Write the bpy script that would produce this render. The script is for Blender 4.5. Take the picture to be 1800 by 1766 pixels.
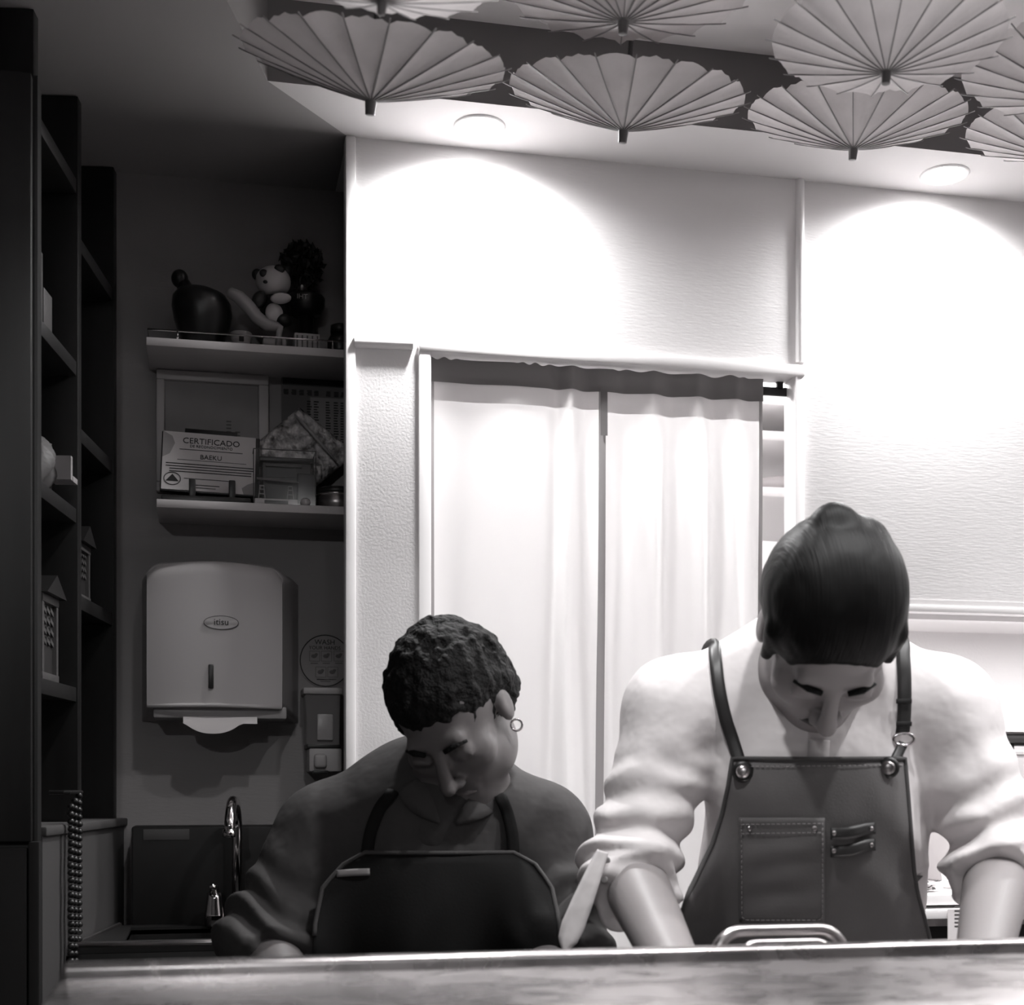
import bpy, bmesh, math, random
import numpy as np
from mathutils import Vector, Matrix, Euler

for o in list(bpy.data.objects):
    bpy.data.objects.remove(o)
S = bpy.context.scene
COL = S.collection
rnd = random.Random(7)
PI = math.pi

# ------------------------------------------------------------------ camera, world, exposure
YAW = math.atan2(2500, 11500)                 # the back wall recedes a little to the right
SN, CS = math.sin(YAW), math.cos(YAW)
EYE = 1.35
cam_d = bpy.data.cameras.new('camera')
cam = bpy.data.objects.new('camera', cam_d); COL.objects.link(cam)
cam.location = (0, 0, EYE)
cam.rotation_euler = (PI/2, 0, -YAW)
cam_d.sensor_width = 36; cam_d.sensor_fit = 'HORIZONTAL'; cam_d.lens = 50
cam_d.shift_y = (1380-883)/1800
cam_d.clip_start = 0.02
cam_d.dof.use_dof = True; cam_d.dof.focus_distance = 2.25; cam_d.dof.aperture_fstop = 5.6
S.camera = cam

wd = bpy.data.worlds.new('world'); S.world = wd; wd.use_nodes = True
wd.node_tree.nodes['Background'].inputs[0].default_value = (1, .975, .98, 1)
wd.node_tree.nodes['Background'].inputs[1].default_value = 0.01

S.view_settings.view_transform = 'Standard'
S.view_settings.look = 'None'
S.view_settings.gamma = 1
S.view_settings.use_curve_mapping = False
S.view_settings.exposure = 0.25

LAMP_W = 16.0                                  # each recessed downlight by the wall
KITCHEN_W = 3.5                              # lamp panel in the kitchen behind the curtain
BAR_FILL_W = 8.0                                  # added fill downlights, unseen, beyond the right end of the bar
COOK_W = 16.0                                 # row of narrow downlights in the tray above the bar
GUEST_W = 3.2                                 # downlights behind the guests
NICHE_W = 4.0                                 # added strip that brightens the niche under the overhead panel

def area_light(name, loc, rot, sx, sy, w):
    d = bpy.data.lights.new(name, 'AREA'); d.shape = 'RECTANGLE'; d.size = sx; d.size_y = sy; d.energy = w
    d.color = (1, .995, .995)
    o = bpy.data.objects.new(name, d); COL.objects.link(o); o.location = loc; o.rotation_euler = rot
    return o
area_light('kitchen_light', (0.95, 3.05, 2.325), (0, 0, 0), 1.0, 0.7, KITCHEN_W)
area_light('niche_light', (1.75, 2.40, 1.652), (0, 0, 0), 1.3, 0.03, NICHE_W)

# ------------------------------------------------------------------ geometry of the view: a pixel of the photo + a depth or a plane
def at_depth(px, py, d):
    u = (px-900)/2500
    return Vector((d*(SN+u*CS), d*(CS-u*SN), EYE+(1380-py)/2500*d))
def on_plane(px, py, Y):
    u = (px-900)/2500
    return at_depth(px, py, Y/(CS-u*SN))
def wx(px, Y): return on_plane(px, 1380, Y).x
def wz(px, py, Y): return on_plane(px, py, Y).z

YW = 2.326      # face of the white wall
YR = 2.545      # wall of the recess
ZC = 2.409      # lower ceiling
ZT = 2.535      # tray ceiling
YT = 2.168      # far edge of the tray

# ------------------------------------------------------------------ materials
def tint(v, t=1.0):
    return (v, v*(1-.045*t), v*(1-.04*t), 1)
def mat(name, v, rough=.6, metal=0, bump=None, spec=.5, t=1.0, mottling=None, subsurf=0, coat=0, stretch=None, trans=0, alpha=None):
    m = bpy.data.materials.new(name); m.use_nodes = True
    nt = m.node_tree; b = nt.nodes['Principled BSDF']
    col = tint(v, t)
    b.inputs['Base Color'].default_value = col
    b.inputs['Roughness'].default_value = rough
    b.inputs['Metallic'].default_value = metal
    b.inputs['Specular IOR Level'].default_value = spec
    b.inputs['Coat Weight'].default_value = coat
    b.inputs['Transmission Weight'].default_value = trans
    if subsurf:
        b.inputs['Subsurface Weight'].default_value = subsurf
        b.inputs['Subsurface Radius'].default_value = (.006, .004, .003)
    tc = nt.nodes.new('ShaderNodeTexCoord'); src = tc.outputs['Object']
    if stretch:
        mp = nt.nodes.new('ShaderNodeMapping'); mp.inputs['Scale'].default_value = stretch
        nt.links.new(src, mp.inputs['Vector']); src = mp.outputs['Vector']
    if mottling:
        sc, amt = mottling
        n = nt.nodes.new('ShaderNodeTexNoise'); n.inputs['Scale'].default_value = sc; n.inputs['Detail'].default_value = 4
        nt.links.new(src, n.inputs['Vector'])
        r = nt.nodes.new('ShaderNodeMapRange')
        r.inputs['From Min'].default_value = .3; r.inputs['From Max'].default_value = .7
        r.inputs['To Min'].default_value = 1-amt; r.inputs['To Max'].default_value = 1+amt
        nt.links.new(n.outputs['Fac'], r.inputs['Value'])
        mx = nt.nodes.new('ShaderNodeVectorMath'); mx.operation = 'SCALE'
        mx.inputs[0].default_value = col[:3]
        nt.links.new(r.outputs['Result'], mx.inputs['Scale'])
        nt.links.new(mx.outputs['Vector'], b.inputs['Base Color'])
    if bump:
        sc, st, dist = bump
        n = nt.nodes.new('ShaderNodeTexNoise'); n.inputs['Scale'].default_value = sc; n.inputs['Detail'].default_value = 3
        nt.links.new(src, n.inputs['Vector'])
        bp = nt.nodes.new('ShaderNodeBump'); bp.inputs['Strength'].default_value = st; bp.inputs['Distance'].default_value = dist
        nt.links.new(n.outputs['Fac'], bp.inputs['Height'])
        nt.links.new(bp.outputs['Normal'], b.inputs['Normal'])
    return m
def cloth_mat(name, v, transl, t=1.0, bump=(60, .3, .002), mottling=None):
    """Thin cloth or paper: diffuse on both faces, some light passes through."""
    m = mat(name, v, .9, bump=bump, t=t, spec=.2, mottling=mottling)
    nt = m.node_tree; b = nt.nodes['Principled BSDF']; out = nt.nodes['Material Output']
    tr = nt.nodes.new('ShaderNodeBsdfTranslucent'); tr.inputs[0].default_value = tint(v, t)
    if mottling:
        nt.links.new(b.inputs['Base Color'].links[0].from_socket, tr.inputs[0])
    mx = nt.nodes.new('ShaderNodeMixShader'); mx.inputs[0].default_value = transl
    nt.links.new(b.outputs[0], mx.inputs[1]); nt.links.new(tr.outputs[0], mx.inputs[2])
    nt.links.new(mx.outputs[0], out.inputs[0])
    return m
def emit(name, v, strength):
    m = bpy.data.materials.new(name); m.use_nodes = True
    b = m.node_tree.nodes['Principled BSDF']
    b.inputs['Base Color'].default_value = (.8, .8, .8, 1)
    b.inputs['Emission Color'].default_value = (v, v*.985, v*.985, 1)
    b.inputs['Emission Strength'].default_value = strength
    return m

M = {}
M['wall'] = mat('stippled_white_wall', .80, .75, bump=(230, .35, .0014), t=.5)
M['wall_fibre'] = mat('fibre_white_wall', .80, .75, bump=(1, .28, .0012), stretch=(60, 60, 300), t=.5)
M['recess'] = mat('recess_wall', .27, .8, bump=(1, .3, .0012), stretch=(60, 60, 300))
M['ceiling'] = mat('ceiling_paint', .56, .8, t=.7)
M['ceiling_shade'] = mat('ceiling_colour_with_shade', .27, .8)  # light falling off to the left, put into the ceiling colour
M['tray_band'] = mat('grey_tray_band', .16, .8)
M['tray_white'] = mat('white_tray_paint', .88, .8, t=.7)
M['end_wall'] = mat('end_wall_paint', .40, .8)
M['trim'] = mat('white_trim', .84, .4, t=.5)
M['floor'] = mat('dark_floor', .05, .5, mottling=(6, .3))
M['darkwall'] = mat('dark_room_wall', .045, .8)
M['blackwood'] = mat('black_stained_wood', .008, .45, stretch=(40, 40, 3), mottling=(1, .35))
M['cabinet'] = mat('grey_cabinet', .016, .8, spec=.15)
M['ledge'] = mat('half_wall_paint', .06, .7)
M['shelf'] = mat('shelf_board', .52, .5)
M['steel'] = None
M['chrome'] = mat('chrome', .75, .12, metal=1)
M['brushed'] = mat('brushed_steel', .60, .28, metal=1)
M['darksteel'] = mat('dark_sink_steel', .016, .5, spec=.25)
M['curtain'] = cloth_mat('white_curtain', .80, .42, bump=(1, .0, .001), t=.3)
M['hem'] = cloth_mat('doubled_hem', .74, .26, t=.6, bump=(400, .2, .0006))
M['band'] = cloth_mat('grey_band_cloth', .21, .10, bump=(400, .3, .0006))
M['edging'] = cloth_mat('grey_edge_tape', .34, .12, bump=(400, .3, .0006))
M['paper'] = cloth_mat('parasol_paper', .62, .13, bump=(45, .4, .003), mottling=(14, .10))
M['bamboo'] = mat('dark_bamboo', .05, .5)
M['ribwood'] = mat('parasol_rib', .20, .6)
M['ferrule'] = mat('parasol_ferrule', .14, .5)
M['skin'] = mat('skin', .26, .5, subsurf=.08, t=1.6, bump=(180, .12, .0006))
M['skin_dark'] = mat('skin_left_cook', .15, .5, subsurf=.08, t=1.6)  # darker skin tone of the left cook
M['hair'] = mat('black_hair', .004, .5, bump=(1, .5, .002), stretch=(420, 40, 14), spec=.13)
M['hair_curly'] = mat('black_curly_hair', .008, .7, bump=(160, .9, .006), spec=.18)
M['beard'] = mat('dark_beard', .07, .7, bump=(500, .8, .002))
M['shirt'] = mat('white_shirt', .68, .85, bump=(14, .55, .012), spec=.2)
M['shirt_dark'] = mat('charcoal_shirt', .066, .85, bump=(14, .6, .012), spec=.2)
M['denim'] = mat('charcoal_denim', .125, .8, bump=(420, .35, .0008), mottling=(5, .22), spec=.25)
M['denim_edge'] = mat('apron_binding', .06, .8, bump=(420, .35, .0008))
M['stitch'] = mat('stitch_thread', .26, .8)
M['apron_black'] = mat('black_apron', .008, .8, bump=(300, .3, .0008), spec=.25)
M['leather'] = mat('dark_leather', .022, .45)
M['lip'] = mat('lips', .20, .5, t=2.2)
M['trousers'] = mat('dark_trousers', .03, .85)
M['black'] = mat('black_plastic', .012, .4)
M['print'] = mat('black_print', .02, .8)
M['print_grey'] = mat('grey_print', .12, .8)
M['plastic'] = mat('white_plastic', .40, .45)
M['plastic_side'] = mat('grey_plastic_side', .30, .4)
M['card'] = mat('certificate_card', .50, .7)
M['framewood'] = mat('pale_frame', .45, .5)
M['poster'] = mat('picture_print', .26, .8, mottling=(8, .12))
M['poster2'] = mat('dark_chart_print', .12, .8)
M['white'] = mat('white_glaze', .80, .3, coat=.3)
M['ceramic'] = mat('dark_ceramic', .012, .35, coat=.2)
M['panda_white'] = mat('figurine_white', .50, .45)
M['panda_grey'] = mat('figurine_grey', .30, .45)
M['leaf'] = mat('dark_leaves', .02, .5)
M['tin'] = mat('grey_tin', .35, .3, metal=1)
M['note'] = mat('note_paper', .80, .8)
M['appliance'] = mat('pale_appliance', .70, .4)
M['glass'] = mat('clear_glass', .9, .05, trans=1.0, spec=.5)
M['bagfilm'] = mat('crinkled_bag', .42, .22, bump=(40, 1, .02), mottling=(55, .8), coat=.5)
M['lantern'] = mat('lantern_frame', .07, .5)
M['lantern_pane'] = mat('lantern_pane', .03, .4)
M['grey_item'] = mat('grey_box', .07, .6)
M['liquid'] = mat('soap_tank', .16, .15, coat=.5)
M['tank'] = mat('soap_liquid', .34, .3)
M['towel'] = mat('paper_towel', .72, .9)
M['herb'] = mat('herbs', .04, .7)
M['lamp'] = emit('lamp_diffuser', 1, 14)
M['klamp'] = emit('kitchen_lamp_panel', 1, 6)

# brushed, smudged counter steel: roughness and colour vary in soft smears
def steel_mat():
    m = mat('smudged_counter_steel', .62, .3, metal=1)
    nt = m.node_tree; b = nt.nodes['Principled BSDF']
    tc = nt.nodes.new('ShaderNodeTexCoord')
    mp = nt.nodes.new('ShaderNodeMapping'); mp.inputs['Scale'].default_value = (1, 1.6, 1); mp.inputs['Rotation'].default_value = (0, 0, .5)
    nt.links.new(tc.outputs['Object'], mp.inputs[0])
    n = nt.nodes.new('ShaderNodeTexNoise'); n.inputs['Scale'].default_value = 13; n.inputs['Detail'].default_value = 5; n.inputs['Distortion'].default_value = 1.2
    nt.links.new(mp.outputs[0], n.inputs['Vector'])
    r = nt.nodes.new('ShaderNodeMapRange'); r.inputs['From Min'].default_value = .35; r.inputs['From Max'].default_value = .7
    r.inputs['To Min'].default_value = .24; r.inputs['To Max'].default_value = .34
    nt.links.new(n.outputs['Fac'], r.inputs['Value']); nt.links.new(r.outputs[0], b.inputs['Roughness'])
    r2 = nt.nodes.new('ShaderNodeMapRange'); r2.inputs['To Min'].default_value = .46; r2.inputs['To Max'].default_value = .62
    nt.links.new(n.outputs['Fac'], r2.inputs['Value'])
    mx = nt.nodes.new('ShaderNodeVectorMath'); mx.operation = 'SCALE'; mx.inputs[0].default_value = (1, .955, .96)
    nt.links.new(r2.outputs[0], mx.inputs['Scale']); nt.links.new(mx.outputs[0], b.inputs['Base Color'])
    n2 = nt.nodes.new('ShaderNodeTexNoise'); n2.inputs['Scale'].default_value = 7
    nt.links.new(tc.outputs['Object'], n2.inputs['Vector'])
    bp = nt.nodes.new('ShaderNodeBump'); bp.inputs['Strength'].default_value = .12; bp.inputs['Distance'].default_value = .006
    nt.links.new(n2.outputs['Fac'], bp.inputs['Height']); nt.links.new(bp.outputs[0], b.inputs['Normal'])
    return m
M['steel'] = steel_mat()

# ------------------------------------------------------------------ mesh helpers
class MB:
    def __init__(s): s.bm = bmesh.new()
    def box(s, x0, x1, y0, y1, z0, z1, bev=0, mx=None, seg=2):
        r = bmesh.ops.create_cube(s.bm, size=1)
        vs = r['verts']
        for v in vs:
            v.co = Vector(((x0+x1)/2+v.co.x*(x1-x0), (y0+y1)/2+v.co.y*(y1-y0), (z0+z1)/2+v.co.z*(z1-z0)))
        if bev:
            es = list({e for v in vs for e in v.link_edges})
            g = bmesh.ops.bevel(s.bm, geom=es, offset=bev, segments=seg, profile=.5, affect='EDGES')
            vs = list({v for f in g['faces'] for v in f.verts} | {v for v in vs if v.is_valid})
        if mx is not None:
            for v in vs: v.co = mx @ v.co
        return s
    def tube(s, pts, r, n=10, cap=True, closed=False):
        pts = [Vector(p) for p in pts]; k = len(pts)
        rr = r if isinstance(r, (list, tuple)) else [r]*k
        rings = []; up = None
        for i, p in enumerate(pts):
            if closed: t = pts[(i+1) % k]-pts[i-1]
            else: t = pts[min(i+1, k-1)]-pts[max(i-1, 0)]
            t.normalize()
            if up is None:
                up = Vector((0, 0, 1)) if abs(t.z) < .9 else Vector((1, 0, 0))
            a = t.cross(up)
            if a.length < 1e-6: a = t.orthogonal()
            a.normalize(); b = a.cross(t).normalized(); up = b
            rings.append([s.bm.verts.new(p+rr[i]*(math.cos(q*2*PI/n)*a+math.sin(q*2*PI/n)*b)) for q in range(n)])
        for i in range(k if closed else k-1):
            A, B = rings[i], rings[(i+1) % k]
            for q in range(n):
                s.bm.faces.new((A[q], A[(q+1) % n], B[(q+1) % n], B[q]))
        if cap and not closed:
            s.bm.faces.new(rings[0][::-1]); s.bm.faces.new(rings[-1])
        return s
    def lathe(s, prof, c=(0, 0, 0), n=24, mx=None):
        """prof = [(radius, z)] turned about the z axis through c."""
        c = Vector(c); rings = []
        for r, z in prof:
            if r < 1e-6:
                p = c+Vector((0, 0, z)); rings.append([s.bm.verts.new(mx @ p if mx else p)])
            else:
                ring = []
                for q in range(n):
                    p = c+Vector((r*math.cos(q*2*PI/n), r*math.sin(q*2*PI/n), z))
                    ring.append(s.bm.verts.new(mx @ p if mx else p))
                rings.append(ring)
        for A, B in zip(rings, rings[1:]):
            for q in range(n):
                a, b = A[q % len(A)], A[(q+1) % len(A)]; c2, d = B[(q+1) % len(B)], B[q % len(B)]
                f = []
                for v in (a, b, c2, d):
                    if v not in f: f.append(v)
                if len(f) > 2: s.bm.faces.new(f)
        if len(rings[0]) > 1: s.bm.faces.new(rings[0][::-1])
        if len(rings[-1]) > 1: s.bm.faces.new(rings[-1])
        return s
    def ell(s, c, r, mx=None, n=16):
        g = bmesh.ops.create_uvsphere(s.bm, u_segments=n, v_segments=max(6, n*2//3), radius=1)
        for v in g['verts']:
            p = Vector((v.co.x*r[0], v.co.y*r[1], v.co.z*r[2]))
            if mx is not None: p = mx @ p
            v.co = p+Vector(c)
        return s
    def poly(s, pts):
        s.bm.faces.new([s.bm.verts.new(Vector(p)) for p in pts]); return s
    def prism(s, pts, off):
        """polygon pts (3-D, planar) pushed along the vector off"""
        off = Vector(off)
        A = [s.bm.verts.new(Vector(p)) for p in pts]; B = [s.bm.verts.new(Vector(p)+off) for p in pts]
        k = len(A)
        s.bm.faces.new(A[::-1]); s.bm.faces.new(B)
        for i in range(k): s.bm.faces.new((A[i], A[(i+1) % k], B[(i+1) % k], B[i]))
        return s
    def grid(s, P):
        """P[i][j] points -> sheet"""
        V = [[s.bm.verts.new(Vector(p)) for p in row] for row in P]
        for i in range(len(V)-1):
            for j in range(len(V[0])-1):
                s.bm.faces.new((V[i][j], V[i][j+1], V[i+1][j+1], V[i+1][j]))
        return s

def link(name, me, m, parent=None, smooth=False):
    me.materials.append(m)
    if smooth:
        me.polygons.foreach_set('use_smooth', [True]*len(me.polygons))
        if smooth == 'auto':
            try: me.set_sharp_from_angle(angle=.7)
            except Exception: pass
    o = bpy.data.objects.new(name, me); COL.objects.link(o)
    if parent is not None:
        o.parent = parent
        if parent.type == 'EMPTY' and not parent.get('_local'):
            o.matrix_parent_inverse = Matrix.Translation(-parent.location)
    return o
def obj(name, mb, m, parent=None, smooth='auto'):
    me = bpy.data.meshes.new(name)
    bmesh.ops.recalc_face_normals(mb.bm, faces=mb.bm.faces)
    mb.bm.to_mesh(me); mb.bm.free()
    return link(name, me, m, parent, smooth)
def tag(o, label, cat, group=None):
    o['label'] = label; o['category'] = cat
    if group: o['group'] = group
    return o
def thing(name, label, cat, loc, group=None, local=False):
    o = bpy.data.objects.new(name, None); COL.objects.link(o); o.location = loc
    o.empty_display_size = .05
    if local: o['_local'] = 1
    return tag(o, label, cat, group)
def struct(name, mb, m, parent=None):
    o = obj(name, mb, m, parent)
    if parent is None: o['kind'] = 'structure'
    return o
def lettering(txt, loc, size, m, parent, name='lettering', rot=(PI/2, 0, 0), align='CENTER'):
    c = bpy.data.curves.new(name, 'FONT'); c.body = txt; c.size = size; c.align_x = align; c.align_y = 'CENTER'
    c.extrude = .0003; c.resolution_u = 3
    o = bpy.data.objects.new(name, c); COL.objects.link(o); c.materials.append(m)
    o.location = loc; o.rotation_euler = rot
    if parent is not None:
        o.parent = parent
        if parent.type == 'EMPTY': o.matrix_parent_inverse = Matrix.Translation(-parent.location)
    return o
def arc(c, r, a0, a1, n, ax=(1, 0, 0), ay=(0, 0, 1)):
    c = Vector(c); ax = Vector(ax); ay = Vector(ay)
    return [c+ax*r*math.cos(a0+(a1-a0)*i/n)+ay*r*math.sin(a0+(a1-a0)*i/n) for i in range(n+1)]

# ------------------------------------------------------------------ the setting
XE = wx(611, YW)                      # left edge of the white wall
XD0, XD1 = wx(757, YW), wx(1395, YW)  # door opening
XF0, XF1 = wx(737, YW), wx(1410, YW)
ZH = wz(1000, 631, YW)                # door head
ZN = wz(1695, 1075, YW)               # underside of the overhead panel

f = MB(); f.box(-3, 4.5, -2.5, 4.2, -.05, 0); struct('floor', f, M['floor'])

# wall_back: stippled panels around the doorway
wbk = struct('wall_back', MB().box(XE, XF1, YW, 2.351, ZH+.012, ZC+.005), M['wall_fibre'])
struct('wall_panel', MB().box(XE, XF0, YW, 2.351, 0, ZH+.012), M['wall'], wbk)
struct('wall_panel', MB().box(XF1, 3.2, YW+.002, 2.37, ZN, ZC+.005), M['wall_fibre'], wbk)
# corner trim, door frame, cover strips
struct('trim_1', MB().box(XE-.004, XE+.013, YW-.006, 2.353, 0, ZC, .003), M['trim'])
fr = MB().box(XF0-.002, XD0, YW-.008, 2.37, 0, ZH+.004, .003)
struct('door_1', fr, M['trim'])
d1 = bpy.data.objects['door_1']
struct('door_jamb', MB().box(XD1, XF1+.002, YW-.008, 2.37, 0, ZH+.004, .003), M['trim'], d1)
struct('door_head', MB().box(XF0-.002, XF1+.002, YW-.010, 2.37, ZH-.006, ZH+.014, .003), M['trim'], d1)
sx = wx(1406, YW)
def strip(name, p0, p1, r):
    mb = MB(); mb.tube([p0, p1], r, 14); return struct(name, mb, M['trim'])
strip('trim_2', (sx, YW, ZH+.02), (sx, YW, ZC), .008)
strip('trim_3', (wx(622, YW), YW-.002, wz(622, 602, YW)), (wx(725, YW), YW-.002, wz(725, 606, YW)), .009)
struct('trim_4', MB().box(XF1+.012, 3.2, YW-.001, YW+.02, ZN-.002, ZN+.010, .001), M['trim'])

# recess on the left
XC_ = XF0-.005
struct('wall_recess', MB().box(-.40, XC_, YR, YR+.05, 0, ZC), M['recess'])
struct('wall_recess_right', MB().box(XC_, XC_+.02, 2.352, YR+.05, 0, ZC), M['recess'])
# niche on the right (below the overhead panel) and its closing walls
NX0 = XF1+.03
struct('wall_niche', MB().box(NX0, 3.2, 2.68, 2.72, 0, ZN+.02), M['wall'])
struct('wall_niche_left', MB().box(XF1+.012, NX0, YW, 2.72, 0, ZN+.01), M['trim'])
struct('ceiling_niche', MB().box(XF1, 3.2, YW+.001, 2.72, ZN+.004, ZN+.02), M['trim'])

# left: half wall under the bookcase, wall plane runs a little askew
C0 = Vector((wx(205, YR), YR, 0))
ET = Vector((-.1537, -.988, 0)); EN = Vector((.988, -.1537, 0))
ML = Matrix(((ET.x, EN.x, 0, C0.x), (ET.y, EN.y, 0, C0.y), (0, 0, 1, 0), (0, 0, 0, 1)))   # (t, outward, z) -> world
struct('wall_left', MB().box(-.10, 3.6, -.30, -.24, 0, ZC, mx=ML), M['darkwall'])
hw = struct('wall_half', MB().box(-.02, .52, -.24, .012, 0, 1.280, mx=ML), M['ledge'])
struct('ledge', MB().box(-.02, .52, -.24, .018, 1.280, 1.294, .003, mx=ML), M['ledge'], hw)

# ceiling with the raised tray
A = at_depth(470, 145, (ZC-EYE)*2500/(1380-145)); A = (A.x, YT)
sl = .3
def tx(y): return A[0]-sl*(A[1]-y)
c = MB()
c.poly([(A[0], YT, ZC), (4.5, YT, ZC), (4.5, 2.62, ZC), (XE, 2.62, ZC), (XE, YW, ZC)])
TX1 = 1.85
c.poly([(TX1, -2.5, ZC), (4.5, -2.5, ZC), (4.5, YT, ZC), (TX1, YT, ZC)])
bmesh.ops.remove_doubles(c.bm, verts=c.bm.verts, dist=.0005)
ce = struct('ceiling', c, M['ceiling'])
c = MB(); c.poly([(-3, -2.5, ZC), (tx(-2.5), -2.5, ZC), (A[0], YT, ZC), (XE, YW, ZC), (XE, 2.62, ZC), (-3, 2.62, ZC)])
struct('ceiling_left', c, M['ceiling_shade'])  # left part split off to carry the shade in its colour
c = MB(); c.poly([(A[0], YT, ZC), (TX1, YT, ZC), (TX1, YT, ZT), (A[0], YT, ZT)])
c.poly([(TX1, YT, ZC), (TX1, -2.5, ZC), (TX1, -2.5, ZT), (TX1, YT, ZT)])
c.poly([(tx(-2.5), -2.5, ZC), (A[0], YT, ZC), (A[0], YT, ZT), (tx(-2.5), -2.5, ZT)])
bmesh.ops.remove_doubles(c.bm, verts=c.bm.verts, dist=.0005)
struct('tray_side', c, M['tray_band'], ce)
c = MB(); c.poly([(tx(-2.5), -2.5, ZT), (A[0], YT, ZT), (TX1, YT, ZT), (TX1, -2.5, ZT)])
struct('tray_ceiling', c, M['tray_white'], ce)

# rest of the guests' room (behind and beside the camera)
struct('wall_front', MB().box(-3, 4.5, -2.56, -2.5, 0, 2.6), M['darkwall'])
struct('wall_right', MB().box(3.2, 3.26, -2.5, 2.75, 0, 2.6), M['end_wall'])
struct('wall_far_left', MB().box(-3.0, -2.94, -2.5, 2.6, 0, 2.6), M['darkwall'])

# kitchen behind the curtain
KX0, KX1, KY = XF0+.03, 2.6, 3.62
struct('wall_kitchen', MB().box(KX0-.05, KX1, KY, KY+.04, 0, 2.42), M['trim'])
struct('wall_kitchen_left', MB().box(KX0-.05, KX0, 2.46, KY, 0, 2.42), M['trim'])
struct('wall_kitchen_right', MB().box(KX1, KX1+.04, 2.72, KY, 0, 2.42), M['trim'])
struct('ceiling_kitchen', MB().box(KX0-.05, KX1+.04, 2.46, KY+.04, 2.40, 2.44), M['trim'])

# ------------------------------------------------------------------ lamps
def downlight(x, y, z, label, w, group=None, cone=168, blend=1):
    t = thing('recessed_downlight', label, 'lamp', (x, y, z), group)
    obj('lamp_ring', MB().lathe([(.033, -.001), (.040, -.003), (.042, -.0005), (.042, .0005), (.033, .0005)], (x, y, z), 32), M['trim'], t, True)
    obj('diffuser', MB().lathe([(.0335, -.0012), (0, -.0014)], (x, y, z), 32), M['lamp'], t, True)
    d = bpy.data.lights.new('downlight_beam', 'SPOT'); d.energy = w*2.2; d.spot_size = math.radians(cone); d.spot_blend = blend; d.shadow_soft_size = .03
    d.color = (1, .995, .995)
    o = bpy.data.objects.new('downlight_beam', d); COL.objects.link(o); o.location = (x, y, z-.012)
    return t
downlight(.4346, 2.245, ZC, 'small round recessed ceiling light near the left end of the white wall', LAMP_W)
downlight(1.257, 2.250, ZC, 'small round recessed ceiling light above the right white panel', LAMP_W)
downlight(2.08, 2.250, ZC, 'small round ceiling light further along the white wall, out of frame', LAMP_W)
for x, lab in ((.20, 'round tray ceiling light above the bar, first from the left'), (.70, 'round tray ceiling light above the bar, second from the left'),
               (1.20, 'round tray ceiling light above the bar, third from the left'), (1.70, 'round tray ceiling light above the bar, fourth from the left')):
    downlight(x, 1.22, ZT, lab, COOK_W, cone=128, blend=.9)
for x, y, lab in ((2.20, .80, 'added round fill light over the bar, beyond the right edge, guest side'), (2.20, 1.55, 'added round fill light over the bar, beyond the right edge, cook side'),
                  (2.85, .80, 'added round fill light by the end wall, guest side'), (2.85, 1.55, 'added round fill light by the end wall, cook side')):
    downlight(x, y, ZC, lab, BAR_FILL_W)  # extra unseen lamps that brighten the wall and cooks from the right
for x, lab in ((-.70, 'round ceiling light behind the guests, left one'), (.45, 'round tray ceiling light behind the guests, right one')):
    downlight(x, -1.6, ZC if x < 0 else ZT, lab, GUEST_W*(5 if x < 0 else 1), cone=178, blend=.1)
t = thing('kitchen_lamp', 'flat rectangular lamp panel on the kitchen ceiling behind the curtain', 'lamp', (.95, 3.05, 2.38))
obj('lamp_housing', MB().box(.42, 1.48, 2.67, 3.43, 2.345, 2.385, .004), M['trim'], t)
obj('diffuser', MB().box(.44, 1.46, 2.69, 3.41, 2.339, 2.346), M['klamp'], t)
t = thing('niche_fill_light', 'thin strip lamp added under the overhead panel to brighten the niche', 'lamp', (1.75, 2.40, ZN))  # unseen lamp added so the niche turns bright
obj('lamp_housing', MB().box(1.08, 2.42, 2.385, 2.415, ZN-.008, ZN+.004), M['trim'], t)
# ------------------------------------------------------------------ bar counter in the foreground
KL = on_plane(107, 1712, 1.27).x
ZB = 1.185
t = thing('bar_counter', 'smudged stainless steel bar counter with a raised lip, in front of both cooks', 'counter', (KL, 1.27, 0))
obj('steel_top', MB().box(KL, 2.3, .74, 1.275, ZB-.03, ZB, .003), M['steel'], t)
lip = MB(); lip.box(KL, 2.3, 1.262, 1.290, ZB-.05, ZB+.0125, .0055, seg=3)
obj('raised_lip', lip, M['steel'], t)
obj('front_panel', MB().box(KL+.01, 2.3, .78, .80, 0, ZB-.03), M['darkwall'], t)
obj('end_panel', MB().box(KL+.005, KL+.03, .78, 1.285, 0, ZB-.03), M['brushed'], t)

t = thing('prep_table', 'low steel prep table hidden behind the raised bar lip', 'table', (1.0, 1.45, 0))
obj('table_top', MB().box(.47, 2.2, 1.30, 1.585, 1.02, 1.045, .004), M['brushed'], t)
for x in (.53, 1.3, 2.1):
    for y in (1.33, 1.55):
        obj('leg', MB().tube([(x, y, 0), (x, y, 1.02)], .015, 10), M['brushed'], t)

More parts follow.
